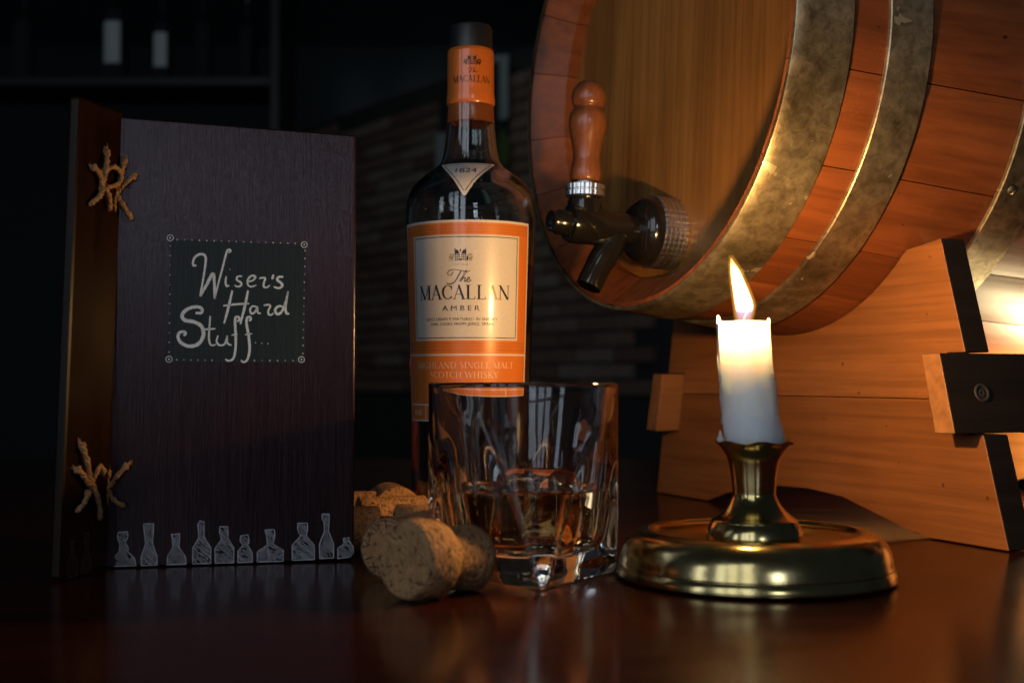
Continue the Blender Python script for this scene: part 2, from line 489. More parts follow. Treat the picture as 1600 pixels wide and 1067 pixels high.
# --- roman capitals with thick and thin strokes, cap height 1
TH, HR = 0.15, 0.05
def glyph(ch):
    g = Ink(); sw = 0.10
    def stem(x, w=TH, y0=0, y1=1, b=True, t=True):
        g.ribbon([(x, y0), (x, y1)], w)
        if b: g.rect(x - w / 2 - sw, 0, x + w / 2 + sw, 0.04)
        if t: g.rect(x - w / 2 - sw, 0.96, x + w / 2 + sw, 1)
    def dg(x0, y0, x1, y1, w): g.ribbon([(x0, y0), (x1, y1)], w)
    def ser(x, y, w=0.12): g.rect(x - w, y, x + w, y + 0.04)
    def arc(cx, cy, rx, ry, a0, a1, n=22):
        pts = []; ws = []
        for i in range(n + 1):
            t = math.radians(a0 + (a1 - a0) * i / n)
            pts.append((cx + rx * math.cos(t), cy + ry * math.sin(t))); ws.append(HR + (TH - HR) * abs(math.cos(t)) ** 1.5)
        g.ribbon(pts, ws)
    adv = 0.8
    if ch == 'M': stem(0.14, HR); dg(0.12, 0.98, 0.52, 0.02, TH); dg(0.52, 0.02, 0.9, 0.98, HR); stem(0.92); adv = 1.12
    elif ch == 'A': dg(0.08, 0, 0.41, 0.98, HR); dg(0.39, 1, 0.74, 0, TH); g.rect(0.2, 0.33, 0.6, 0.37); ser(0.08, 0); ser(0.74, 0, 0.15); adv = 0.86
    elif ch == 'C': arc(0.47, 0.5, 0.37, 0.47, 40, 320); g.rect(0.72, 0.66, 0.76, 0.97); adv = 0.86
    elif ch == 'G': arc(0.47, 0.5, 0.37, 0.47, 40, 300); g.rect(0.72, 0.66, 0.76, 0.97); g.ribbon([(0.74, 0.02), (0.74, 0.42)], 0.13); ser(0.74, 0.40, 0.15); adv = 0.95
    elif ch == 'L': stem(0.2); g.rect(0.2, 0, 0.68, 0.045); g.poly([(0.68, 0), (0.70, 0.28), (0.62, 0.04)]); adv = 0.76
    elif ch == 'N': stem(0.15, HR, b=True, t=False); ser(0.12, 0.96); dg(0.13, 0.98, 0.78, 0.02, TH); stem(0.80, HR, b=False); adv = 0.98
    elif ch == 'H': stem(0.2); stem(0.78); g.rect(0.2, 0.49, 0.78, 0.54); adv = 1.0
    elif ch == 'I': stem(0.22); adv = 0.46
    elif ch == 'D': stem(0.2); arc(0.38, 0.5, 0.45, 0.475, -90, 90); g.rect(0.2, 0, 0.4, 0.05); g.rect(0.2, 0.95, 0.4, 1); adv = 0.95
    elif ch == 'O': arc(0.48, 0.5, 0.38, 0.475, 0, 360, 32); adv = 0.98
    elif ch == 'S':
        p = smoothprof([(0.54, 0.78), (0.44, 0.95), (0.27, 0.97), (0.14, 0.84), (0.17, 0.66), (0.34, 0.53), (0.50, 0.40), (0.55, 0.22), (0.42, 0.05), (0.25, 0.03), (0.10, 0.18)], 3)
        n = len(p); g.ribbon(p, [HR + (TH - HR) * math.exp(-((i / n - 0.5) / 0.2) ** 2) for i in range(n)]); adv = 0.68
    elif ch == 'E': stem(0.2); g.rect(0.2, 0, 0.65, 0.045); g.rect(0.2, 0.955, 0.62, 1); g.rect(0.2, 0.5, 0.52, 0.54); g.poly([(0.66, 0), (0.69, 0.25), (0.6, 0.04)]); g.poly([(0.62, 1), (0.64, 0.78), (0.57, 0.96)]); adv = 0.76
    elif ch == 'T': stem(0.4, t=False); g.rect(0.05, 0.955, 0.75, 1); g.poly([(0.03, 1), (0.03, 0.76), (0.1, 0.96)]); g.poly([(0.77, 1), (0.77, 0.76), (0.7, 0.96)]); adv = 0.8
    elif ch == 'W': dg(0.08, 1, 0.36, 0, TH); dg(0.36, 0, 0.6, 0.98, HR); dg(0.58, 1, 0.86, 0, TH); dg(0.86, 0, 1.1, 0.98, HR); ser(0.08, 0.96, 0.15); ser(1.1, 0.96); adv = 1.2
    elif ch == 'K': stem(0.2); dg(0.24, 0.42, 0.68, 0.98, HR); dg(0.36, 0.56, 0.76, 0, TH); ser(0.76, 0, 0.14); ser(0.68, 0.96); adv = 0.9
    elif ch == 'Y': dg(0.06, 1, 0.4, 0.45, TH); dg(0.4, 0.45, 0.7, 0.98, HR); stem(0.4, y1=0.46, t=False); ser(0.06, 0.96, 0.13); ser(0.7, 0.96); adv = 0.8
    elif ch == ' ': adv = 0.42
    return g, adv
def roman(text, x0, x1, y, h):
    """serif line fitted between x0 and x1."""
    gs = [glyph(c) for c in text]; tot = sum(a for _, a in gs); kx = (x1 - x0) / tot
    ink = Ink(); x = x0
    for g, a in gs:
        ink.add(g, x, y, h, kx); x += a * kx
    return ink
def sans(text, x0, x1, y, h):
    """built-in sans lettering fitted between x0 and x1, cap height h."""
    cu = bpy.data.curves.new('lettering', 'FONT'); cu.body = text; cu.resolution_u = 3
    o = bpy.data.objects.new('lettering', cu); C.objects.link(o)
    bpy.context.view_layer.update()
    me = bpy.data.meshes.new_from_object(o)
    vs = [v.co.copy() for v in me.vertices]; fs = [tuple(p.vertices) for p in me.polygons]
    bpy.data.objects.remove(o); bpy.data.curves.remove(cu); bpy.data.meshes.remove(me)
    ax = min(v.x for v in vs); bx = max(v.x for v in vs); ay = 0.0; by = 0.73
    ink = Ink(); ink.v = [(x0 + (v.x - ax) / (bx - ax) * (x1 - x0), y + (v.y - ay) / (by - ay) * h) for v in vs]; ink.f = fs
    return ink
def emblem(cx, y, k):
    """the country house with its gables and windows, k = half width; trees returned apart."""
    a = Ink(); t = Ink()
    w = 0.36
    for sx in (-1, 1):
        a.poly([(cx + sx * k * 0.10, y + k * 0.62), (cx + sx * k * 0.47, y + k * 0.62), (cx + sx * k * 0.45, y + k * 0.88), (cx + sx * k * 0.30, y + k * 1.02), (cx + sx * k * 0.16, y + k * 0.84)])
        a.rect(cx + sx * k * 0.44, y + k * 0.55, cx + sx * k * 0.50, y + k * 1.12)
        for c_ in (0.12, 0.27, 0.42):
            for r_ in (0.04, 0.24, 0.44):
                a.rect(cx + sx * k * c_ - k * 0.045, y + k * r_, cx + sx * k * c_ + k * 0.045, y + k * (r_ + 0.14))
    a.rect(cx - k * 0.05, y, cx + k * 0.05, y + k * 0.2)
    a.poly([(cx - k * 0.06, y + k * 0.8), (cx + k * 0.06, y + k * 0.8), (cx, y + k * 1.15)])
    a.rect(cx - k * 0.5, y - k * 0.03, cx + k * 0.6, y)
    a.rect(cx + k * 0.52, y + k * 0.02, cx + k * 0.66, y + k * 0.45)
    random.seed(3)
    for sx in (-1, 1):
        for i in range(14):
            t.disc(cx + sx * k * random.uniform(0.56, 0.98), y + k * random.uniform(0.06, 0.5) * (1.2 if i % 3 else 0.6), k * random.uniform(0.05, 0.10), 7)
    return a, t

# ------------------------------------------------------------------ setting
t = obj('table_top', *boxm(-1.3, 1.3, -0.9, 1.5, -0.035, 0.0), M['table'], bevel=0.003)
t['kind'] = 'structure'
# room: floor, teal plaster behind, brick wall coming nearer to the right
o = obj('floor', [(-6, -3, -0.78), (6, -3, -0.78), (6, 10, -0.78), (-6, 10, -0.78)], [(0, 1, 2, 3)], M['mortar']); o['kind'] = 'structure'
o = obj('wall', *boxm(-6.0, 6.0, 9.5, 9.6, -0.78, 3.2), M['teal_wall']); o['kind'] = 'structure'
o = obj('ceiling', *boxm(-6.0, 6.0, 2.6, 9.5, 2.62, 2.70), M['teal_wall']); o['kind'] = 'structure'
WA = Vector((-1.75, 8.3, 0)); WB = Vector((1.25, 4.1, 0))
we = (WB - WA).normalized(); wn = Vector((-we.y, we.x, 0)); WL = (WB - WA).length
wall = obj('brick_wall', *boxm(0, WL, 0.01, 0.25, -0.78, 1.62), M['mortar'])
wall.matrix_world = frame(we, wn, Vector((0, 0, 1)), WA); wall['kind'] = 'structure'
random.seed(11)
BLn, BH = 0.25, 0.068
bv, bf = boxm(0.005, BLn - 0.005, -0.012, 0.06, 0.005, BH - 0.005)
bme = None
cnt = 0
for r in range(23):
    for k in range(-1, 21):
        x = k * BLn + (BLn / 2 if r % 2 else 0)
        if x < 0.4 or x > WL - 1.3 or cnt >= 300: continue
        if bme is None:
            b = obj('brick', bv, bf, M['brick'], wall, bevel=0.004, seg=1); bme = b.data
        else:
            b = bpy.data.objects.new('brick', bme); C.objects.link(b); b.parent = wall
            md = b.modifiers.new('bevel', 'BEVEL'); md.width = 0.004; md.segments = 1
        b.location = (x, random.uniform(-0.006, 0.006), 0.02 + r * BH)
        b.rotation_euler = (0, random.uniform(-0.006, 0.006), random.uniform(-0.01, 0.01))
        cnt += 1

# picture hanging on the brick wall
def wallpt(px, d): pass
PM = frame(we, wn, Vector((0, 0, 1)), WA + we * 2.72 + wn * (-0.045) + Vector((0, 0, 1.08)))
pic = thing('framed_picture', 'blurred framed picture with red figure on brick wall behind the bottle', 'picture', mat=PM)
obj('backing', *boxm(-0.28, 0.30, 0.0, 0.02, 0, 0.50), M['poster_dark'], pic)
for nm, q in (('frame_rail', (0.27, 0.33, -0.015, 0.0, 0.22, 0.52)), ('frame_rail', (-0.29, -0.20, -0.015, 0, 0.0, 0.24)), ('frame_rail', (-0.02, 0.27, -0.015, 0, 0.50, 0.53))):
    obj(nm, *boxm(*q), M['frame_white'], pic, bevel=0.004)
obj('red_figure', *prism([(-0.19, 0.02), (-0.06, 0.02), (-0.04, 0.22), (-0.10, 0.34), (-0.17, 0.33), (-0.21, 0.2)], -0.012, 0.0), M['poster_red'], pic, bevel=0.006)
obj('green_patch', *prism([(0.25, -0.0), (0.33, -0.0), (0.34, 0.1), (0.29, 0.18), (0.25, 0.12)], -0.012, 0.0), M['poster_green'], pic, bevel=0.006)

# bar shelf far left with bottles
sh = thing('bar_shelf', 'dark wooden bar shelf high in the shadows at the left', 'shelf', (-1.5, 4.0, 0))
obj('shelf_board', *boxm(-0.65, 0.75, -0.14, 0.14, 1.00, 1.03), M['shelf'], sh, bevel=0.003)
obj('shelf_board', *boxm(-0.65, 0.75, -0.14, 0.14, 1.44, 1.47), M['shelf'], sh, bevel=0.003)
obj('shelf_side', *boxm(-0.68, -0.65, -0.15, 0.15, -0.78, 1.6), M['shelf'], sh, bevel=0.003)
obj('shelf_side', *boxm(0.75, 0.78, -0.15, 0.15, -0.78, 1.6), M['shelf'], sh, bevel=0.003)
prof = smoothprof([(0.002, 0), (0.036, 0.001), (0.038, 0.02), (0.038, 0.19), (0.032, 0.215), (0.015, 0.245), (0.0135, 0.30), (0.0145, 0.302), (0.0145, 0.33), (0.002, 0.331)], 3)
spec = [(-0.50, 1.0, 0), (-0.05, 0.95, 0), (0.24, 1.10, 1), (0.39, 0.9, 1), (0.52, 0.9, 0), (0.66, 0.85, 0)]
labs = ['dark bottle at the far left end of the dim shelf', 'second bottle from the left on the dim shelf', 'tallest bottle on the dim shelf, with a pale streak of light painted on', 'pale labelled bottle just right of the tallest shelf bottle', 'dark unlabelled bottle second from the right on the dim shelf', 'bottle at the right end of the dim shelf']
for (x, k, lb), tx in zip(spec, labs):
    bt = thing('shelf_bottle', tx, 'bottle', (-1.5 + x, 3.95, 1.03), group='bottles on the dim shelf')
    obj('bottle_body', *lathe([(r * k, z * k) for r, z in prof], 20), M['dark_bottle'], bt, smooth=True)
    if lb:
        V, F = [], []
        for i in range(9):
            a = -math.pi / 2 + (i - 4) * 0.16
            for z in (0.05, 0.17): V.append((0.0388 * k * math.cos(a), 0.0388 * k * math.sin(a), z * k))
        F = [(2 * i, 2 * i + 2, 2 * i + 3, 2 * i + 1) for i in range(8)]
        obj('label_paper', V, F, M['pale_label'], bt, smooth=True)  # pale strip stands in for the glint on the bottle

# ------------------------------------------------------------------ barrel
BC = Vector((0.0844, 0.8236, 0.3042)); yaw, pit = 0.4513, -0.0461
bax = Vector((math.cos(yaw) * math.cos(pit), math.sin(yaw) * math.cos(pit), math.sin(pit)))
bu = bax.cross(Vector((0, 0, 1))).normalized(); bw = bu.cross(bax)
BM = frame(bax, -bu, bw, BC)
barrel = thing('barrel', 'large oak whisky barrel with iron hoops and a tap, lying on a cradle', 'barrel', mat=BM)
BLEN = 0.52
RP = [(0.0, 0.1615), (0.04, 0.1650), (0.065, 0.1664), (0.09, 0.1690), (0.12, 0.1722), (0.16, 0.1762), (0.19, 0.1780), (0.26, 0.1798)]
def rout(s):
    if s > BLEN / 2: s = BLEN - s
    s = max(s, 0)
    for (a, ra), (b, rb) in zip(RP, RP[1:]):
        if s <= b: return ra + (rb - ra) * (s - a) / (b - a)
    return RP[-1][1]
def rin(s):
    e = min(s, BLEN - s)
    return rout(s) - 0.003 - 0.019 * min(max(e, 0) / 0.020, 1)
def cylp(s, r, t):  # t degrees; 0 towards the viewer side, 90 up
    t = math.radians(t)
    return Vector((s, -r * math.cos(t), r * math.sin(t)))
SS = [0, 0.003, 0.01, 0.02, 0.03, 0.045, 0.065, 0.09, 0.12, 0.145, 0.17, 0.20, 0.23, 0.26]
SS = SS + [BLEN - s for s in SS[-2::-1]]
cuts = [-31.3, -48.7, -63.5, -83, -99, -118, -134, -154, -171, -190, -206, -226, -243, -261, -279, -296, -316, -333, -352, -372.0]
cuts.append(cuts[0] - 360)
for i in range(len(cuts) - 1):
    a, b = cuts[i], cuts[i + 1]
    V, F = [], []
    NA = 6
    for s in SS:
        for k in range(NA + 1):
            f = k / NA; t = a + (b - a) * (0.006 + 0.988 * f)
            r = rout(s) - (0.0009 if k in (0, NA) else 0.0) + 0.0003 * math.sin(7 * i + 20 * s)
            V.append(cylp(s, r, t))
        for k in range(NA, -1, -1):
            f = k / NA; t = a + (b - a) * (0.006 + 0.988 * f)
            V.append(cylp(s, rin(s), t))
    m_ = 2 * (NA + 1)
    for j in range(len(SS) - 1):
        for k in range(m_):
            k2 = (k + 1) % m_
            F.append((j * m_ + k, j * m_ + k2, (j + 1) * m_ + k2, (j + 1) * m_ + k))
    F.append(tuple(range(m_))); F.append(tuple((len(SS) - 1) * m_ + k for k in range(m_))[::-1])
    obj('stave', V, F, M['stave'], barrel, smooth=True, autos=25)
def hoop(s0, s1, name='hoop'):
    n = 120; V, F = [], []
    prof = []
    for s, d in ((s0, 0.0001), (s0, 0.0022), (s0 + 0.0006, 0.0028)): prof.append((s, rout(s) + d))
    for k in range(1, 4): s = s0 + (s1 - s0) * k / 4; prof.append((s, rout(s0) + (rout(s1) - rout(s0)) * k / 4 + 0.0028))
    for s, d in ((s1 - 0.0006, 0.0028), (s1, 0.0022), (s1, 0.0001)): prof.append((s, rout(s) + d))
    m_ = len(prof)
    for k in range(n):
        for s, r in prof: V.append(cylp(s, r, 360 * k / n))
    for k in range(n):
        k2 = (k + 1) % n
        for j in range(m_ - 1): F.append((k * m_ + j, k * m_ + j + 1, k2 * m_ + j + 1, k2 * m_ + j))
    return obj(name, V, F, M['hoop'], barrel, smooth=True, autos=40)
for s0, s1 in ((-0.0006, 0.037), (0.0618, 0.0906), (0.1622, 0.192)):
    hs = [hoop(s0, s1), hoop(BLEN - s1, BLEN - s0)]
    for h in hs:  # rivets at the lap joint
        sc_ = (s0 + s1) / 2 if h is hs[0] else BLEN - (s0 + s1) / 2
        for ds in (-0.007, 0.007):
            p = cylp(sc_ + ds, rout(sc_ + ds) + 0.003, -29 if s0 > 0.1 else 118)
            nrm = Vector((0, p.y, p.z)).normalized()
            V, F = lathe([(0.0001, 0.0018), (0.0022, 0.0012), (0.0032, 0.0)], 10)
            q = nrm.to_track_quat('Z', 'Y')
            obj('rivet', [q @ v + p for v in V], F, M['hoop'], h, smooth=True)
# head boards, fibres upright
def headboards(sf, sb):
    R = rin(0.03) + 0.002
    ed = [-R, -0.122, -0.071, -0.022, 0.035, 0.083, 0.128, R]
    for i in range(len(ed) - 1):
        y0, y1 = ed[i] + 0.00003, ed[i + 1] - 0.00003
        up = []; n = 8
        for k in range(n + 1):
            y = y0 + (y1 - y0) * k / n
            up.append((y, math.sqrt(max(R * R - y * y, 1e-8))))
        poly = up + [(y, -z) for y, z in reversed(up)]
        V = [(sf, y, z) for y, z in poly] + [(sb, y, z) for y, z in poly]; n2 = len(poly)
        F = [tuple(range(n2)), tuple(range(2 * n2 - 1, n2 - 1, -1))] + [(k, k + n2, (k + 1) % n2 + n2, (k + 1) % n2) for k in range(n2)]
        obj('head_board', V, F, M['head'], barrel)
headboards(0.030, 0.046)
headboards(BLEN - 0.046, BLEN - 0.030)

# tap screwed into the head (local x runs along the barrel)
TZ = -0.111; TY = 0.002
def alongx(prof, n=40, fn=None, z=TZ, y=TY):
    V, F = lathe(prof, n, fn)
    return [Vector((v.z, v.x + y, v.y + z)) for v in V], F
tapb = join(alongx([(0.0005, -0.0), (0.0150, -0.0), (0.0215, 0.004), (0.0228, 0.0085), (0.0228, 0.0125)], 40),
            alongx([(0.0105, 0.004), (0.0105, -0.020), (0.0125, -0.024), (0.0130, -0.030), (0.0130, -0.044), (0.0118, -0.0475), (0.0085, -0.048), (0.0082, -0.056), (0.0068, -0.058), (0.0068, -0.0605), (0.0002, -0.0607)], 32),
            tube(smoothprof([(-0.010, TY, TZ + 0.002), (-0.016, TY, TZ - 0.012), (-0.024, TY, TZ - 0.026), (-0.031, TY, TZ - 0.040)], 4), [0.0095] * 4 + [0.0092] * 4 + [0.0086] * 4 + [0.0084], 24),
            ([Vector((v.x - 0.036, v.y + TY, v.z)) for v in lathe([(0.0002, TZ), (0.0112, TZ), (0.0112, TZ + 0.014), (0.0102, TZ + 0.017), (0.0002, TZ + 0.0172)], 28)[0]], lathe([(0.0002, TZ), (0.0112, TZ), (0.0112, TZ + 0.014), (0.0102, TZ + 0.017), (0.0002, TZ + 0.0172)], 28)[1]))
tap = obj('tap', *tapb, M['tap_black'], barrel, smooth=True, autos=45)
tap['label'] = 'black barrel tap with turned wooden handle and chrome collars'
prof = []
for k in range(5):
    s = 0.0122 + k * 0.0036
    prof += [(0.0232, s), (0.0242, s + 0.0005), (0.0242, s + 0.0028), (0.0232, s + 0.0033)]
prof = [(0.020, 0.0122)] + prof + [(0.022, 0.0305)]
def knurl(p, i, t):
    k = 1.0 - (0.018 if (round(t / (2 * math.pi) * 144) % 4 == 0) else 0.0)
    return Vector((p.x * k, p.y * k, p.z))
obj('collar', *alongx(prof, 144, knurl), M['chrome'], tap, smooth=True, autos=20)
HB = TZ + 0.0172
prof = [(0.0100, HB)]
for k in range(2):
    s = HB + 0.0005 + k * 0.0042
    prof += [(0.0122, s), (0.0128, s + 0.0005), (0.0128, s + 0.0034), (0.0122, s + 0.0038)]
prof += [(0.0100, HB + 0.0090), (0.0060, HB + 0.0092), (0.006, HB + 0.012)]
V, F = lathe(prof, 96, lambda p, i, t: Vector((p.x * (1 - 0.03 * (round(t / (2 * math.pi) * 96) % 4 == 0)), p.y * (1 - 0.03 * (round(t / (2 * math.pi) * 96) % 4 == 0)), p.z)))
obj('handle_ferrule', [Vector((v.x - 0.036, v.y + TY, v.z)) for v in V], F, M['chrome'], tap, smooth=True, autos=20)
hb = HB + 0.0105
hp = smoothprof([(0.0004, 0), (0.0086, 0.0002), (0.0101, 0.003), (0.0102, 0.007), (0.0094, 0.0115), (0.0088, 0.016), (0.0098, 0.024), (0.0119, 0.033), (0.0126, 0.0385), (0.0119, 0.0435), (0.0097, 0.0475), (0.0092, 0.0488), (0.0105, 0.0505), (0.0113, 0.0545), (0.0105, 0.0595), (0.0075, 0.0640), (0.0035, 0.0660), (0.0003, 0.0664)], 4)
V, F = lathe(hp, 36)
obj('wooden_handle', [Vector((v.x - 0.036 - 0.02 * 0 , v.y + TY, v.z + hb)) for v in V], F, M['handle'], tap, smooth=True)

# ------------------------------------------------------------------ cradle
ce = Vector((0.39463967, -0.91883596, 0)).normalized(); cn = Vector((0.91883596, 0.39463967, 0)).normalized()
CM = frame(ce, cn, Vector((0, 0, 1)), Vector((0.12058, 1.04684, 0)))
cradle = thing('barrel_cradle', 'orange-lit pine cradle with arched foot carrying the barrel', 'barrel stand', mat=CM)
CC = (0.186, 0.2986); CR = 0.1728
xr = lambda z: 0.387 - 0.0505 * z / 0.1784
xl = lambda z: 0.0 + 0.0355 * z / 0.1784
xin = lambda z: 0.341 + (0.108 - z) * 0.229
xinl = lambda z: 0.3865 - xin(z)
arc = []
for k in range(29):
    x = 0.306 - (0.306 - 0.066) * k / 28
    arc.append((x, CC[1] - math.sqrt(CR ** 2 - (x - CC[0]) ** 2)))
upper = [(xinl(0.0948), 0.0834), (xin(0.0838), 0.0834), (xin(0.1106), 0.1106), (xr(0.1106), 0.1106), (xr(0.1784), 0.1784)] + arc + [(xl(0.1784), 0.1784), (xl(0.0996), 0.0996), (xinl(0.1106), 0.0996)]
lower = [(0.0, 0.0006), (0.0784, 0.0006), (0.105, 0.0085), (0.135, 0.0150), (0.1674, 0.0192), (0.2061, 0.0204), (0.2425, 0.0179), (0.2754, 0.0103), (0.300, 0.0045), (0.3211, 0.0006), (0.387, 0.0006),
         (xr(0.0636), 0.0636), (xin(0.0636), 0.0636), (xin(0.0828), 0.0833), (xinl(0.0938), 0.0833), (xinl(0.0636), 0.0526), (xl(0.0526), 0.0526)]
for yy in (0.0, 0.28):
    mi = lambda n: [0, 0] + [1] * n      # sawn edges are dark, the broad faces are not
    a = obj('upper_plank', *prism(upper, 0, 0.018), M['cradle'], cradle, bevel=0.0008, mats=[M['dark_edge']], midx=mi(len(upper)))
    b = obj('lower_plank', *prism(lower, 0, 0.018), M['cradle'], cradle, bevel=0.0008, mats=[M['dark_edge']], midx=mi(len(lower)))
    a.location.y = yy; b.location.y = yy
for mir in (0, 1):
    q = [(0.3416, 0.1098), (0.3566, 0.1100), (0.3682, 0.0646), (0.3520, 0.0642)]
    if mir: q = [(0.3865 - x, z - 0.011) for x, z in q][::-1]
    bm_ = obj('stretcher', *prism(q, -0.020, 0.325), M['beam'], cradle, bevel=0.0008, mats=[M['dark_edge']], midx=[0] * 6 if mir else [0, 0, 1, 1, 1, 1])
    if not mir:
        d = Vector((0.0454, 0, 0.0116)).normalized()  # outward of the slanting side
        p = Vector((0.3624, 0.0053, 0.0873))
        qq = d.to_track_quat('Z', 'Y')
        V, F = lathe([(0.0001, -0.0002), (0.0016, 0.0004), (0.0024, 0.0003), (0.0028, -0.0001), (0.0040, 0.0004), (0.0048, 0.0010), (0.0056, 0.0001)], 20)
        obj('screw', [qq @ v + p for v in V], F, M['screw'], bm_, smooth=True)

# ------------------------------------------------------------------ whisky bottle
BX, BY = -0.0264, 0.7957
bottle = thing('whisky_bottle', 'tall whisky bottle with orange label and orange capsule behind the tumbler', 'bottle', (BX, BY, 0))
outp = [(0.0002, 0.006), (0.020, 0.0045), (0.030, 0.0012), (0.0345, 0.0006), (0.0362, 0.003), (0.0368, 0.010), (0.0374, 0.070), (0.0393, 0.130), (0.0411, 0.190), (0.0411, 0.1985), (0.0403, 0.207), (0.0375, 0.2155), (0.031, 0.2225), (0.0235, 0.2280), (0.0192, 0.2325), (0.0172, 0.2395), (0.0157, 0.252), (0.0148, 0.266), (0.0146, 0.300)]
inp = [(0.0122, 0.300), (0.0123, 0.266), (0.0132, 0.252), (0.0146, 0.2395), (0.0166, 0.2310), (0.021, 0.2250), (0.029, 0.2190), (0.0350, 0.2130), (0.0376, 0.205), (0.0383, 0.1975), (0.0382, 0.190), (0.0365, 0.130), (0.0346, 0.070), (0.0338, 0.014), (0.031, 0.0100), (0.0002, 0.0120)]
pr = smoothprof(outp, 3) + smoothprof(inp, 3)
obj('bottle_body', *lathe(pr, 72), M['bottle_glass'], bottle, smooth=True)
def ri(z):
    for (a, za), (b, zb) in zip(inp[10:14], inp[11:14]):
        if zb <= z <= za: return b + (a - b) * (z - zb) / (za - zb)
    return 0.0338
lq = [(0.0002, 0.0121), (0.030, 0.0102), (0.0339, 0.0142)] + [(ri(z) + 0.0001, z) for z in (0.03, 0.07, 0.10, 0.13, 0.150, 0.1665)] + [(ri(0.168) - 0.0002, 0.1672), (ri(0.168) - 0.0012, 0.1668), (0.0002, 0.1668)]
obj('whisky', *lathe(lq, 64), M['whisky_bottle'], bottle, smooth=True, autos=50)
cap = smoothprof([(0.0149, 0.2575), (0.0151, 0.2585), (0.0149, 0.2590), (0.0147, 0.2600), (0.0147, 0.2685), (0.0149, 0.2690)], 2) + [(0.0152, 0.2695), (0.0155, 0.2715), (0.0153, 0.275), (0.0150, 0.2775), (0.01495, 0.279), (0.01495, 0.302), (0.0147, 0.3043), (0.0136, 0.3050), (0.0136, 0.306)]
obj('capsule', *lathe(cap, 64), M['capsule'], bottle, smooth=True, autos=60)
obj('stopper', *lathe([(0.0110, 0.3035), (0.0138, 0.3046), (0.0138, 0.3180), (0.0130, 0.3200), (0.0002, 0.3204)], 48), M['cap_black'], bottle, smooth=True, autos=50)

KA = 0.0411 / 101.0                 # metres per label unit round the bottle
A0 = math.radians(-5.5)
def rlab(z):
    for (a, za), (b, zb) in zip(outp[5:9], outp[6:9]):
        if za <= z <= zb: return a + (b - a) * (z - za) / (zb - za)
    return 0.0411
ZL = lambda y: 0.096 + (590 - y) * 3.865e-4
def onlab(lift):
    def f(x, y):
        z = ZL(y); a = A0 + x / 101.0
        r = rlab(z) + lift
        return Vector((r * math.sin(a), -r * math.cos(a), z))
    return f
def sheet(x0, x1, y0, y1, nx=36, ny=6):
    k = Ink()
    for j in range(ny + 1):
        for i in range(nx + 1): k.v.append((x0 + (x1 - x0) * i / nx, y0 + (y1 - y0) * j / ny))
    for j in range(ny):
        for i in range(nx):
            a = j * (nx + 1) + i; k.f.append((a, a + 1, a + nx + 2, a + nx + 1))
    return k
def smoothobj(o):
    for p in o.data.polygons: p.use_smooth = True
    return o
lab = smoothobj(sheet(-120.5, 120.5, 659, 343).build('label', onlab(0.00020), M['cream'], bottle))
def part(name, ink, lift, mat): return smoothobj(ink.build(name, onlab(lift), mat, lab))
part('orange_field', sheet(-117, 117, 656.5, 634), 0.00030, M['orange'])
part('orange_field', sheet(-117, 117, 631.5, 555.5), 0.00030, M['orange'])
part('orange_field', sheet(-117, 117, 552.5, 347), 0.00030, M['orange'])
for xx in (-69.5, 69.5): part('divider', sheet(xx, xx + 2, 656, 634.5, 2, 2), 0.00040, M['cream'])
part('cream_panel', sheet(-90, 95, 531.5, 366), 0.00040, M['cream'])
k = Ink()
for a in ((-86.5, 93 - 1.7, 369, 370.2), (-86.5, 91.3, 527, 528.2)): k.add(sheet(a[0], a[1], a[3], a[2], 36, 1), 0, 0)
for a in ((-86.5, -85.3), (90.1, 91.3)): k.add(sheet(a[0], a[1], 528, 369, 1, 4), 0, 0)
part('frame_line', k, 0.00050, M['ink'])
flip = lambda ink: ink
def roman_d(text, x0, x1, ybase, h):     # y grows downward on the label
    i = roman(text, x0, x1, 0, h); i.v = [(x, ybase - y) for x, y in i.v]; return i
def sans_d(text, x0, x1, ybase, h):
    i = sans(text, x0, x1, 0, h); i.v = [(x, ybase - y) for x, y in i.v]; return i
part('maker_name', roman_d('MACALLAN', -75, 78, 467.5, 22.5), 0.00052, M['ink'])
k = Ink()
for w, p in ((1.0, [(-13, 424), (-17, 430), (-22, 428), (-20, 423), (-12, 421), (-2, 422.5), (8, 424.5), (12, 422.5)]),
             (1.7, [(-1, 423), (-6, 432), (-11, 440), (-18, 443.5), (-24, 442)]),
             (1.0, [(-4, 439.5), (1, 432), (5, 424), (7, 423), (6.5, 426), (2, 433), (-2, 440)]),
             (1.3, [(-2, 440), (2, 434.5), (5, 433.5), (4.5, 437), (4, 440), (7, 438.5)]),
             (1.3, [(7, 438.5), (11, 435.5), (11, 433), (8.5, 434.5), (7.5, 438.5), (10, 440.5), (14, 437)])):
    k.ribbon(smoothprof(p, 4), w)
part('script_the', k, 0.00052, M['ink'])
part('grade_name', sans_d('A M B E R', -31, 27, 485, 8.2), 0.00052, M['ink'])
k = sans_d('EXCLUSIVELY MATURED IN SHERRY', -60, 56, 500.5, 4.6); k.add(sans_d('OAK CASKS FROM JEREZ, SPAIN', -53, 49, 508, 4.6), 0, 0)
part('small_print', k, 0.00052, M['ink_flat'])
part('origin_text', roman_d('HIGHLAND SINGLE MALT', -85, 88, 575.5, 10.0), 0.00040, M['pale_print'])
part('origin_text', roman_d('SCOTCH WHISKY', -57, 59, 590.5, 10.0), 0.00040, M['pale_print'])
k = Ink(); random.seed(5)
for j in range(2):
    for i in range(46): k.rect(-45 + i * 2, 606 + j * 7, -43.6 + i * 2, 608.6 + j * 7) if random.random() > 0.18 else None
part('small_print', k, 0.00040, M['pale_print'])
k = Ink(); [k.rect(-103 + i * 3, 641, -101 + i * 3, 650) for i in range(9) if i % 4]
part('volume_text', k, 0.00040, M['pale_print'])
a, tt = emblem(0, 0, 17.5); 
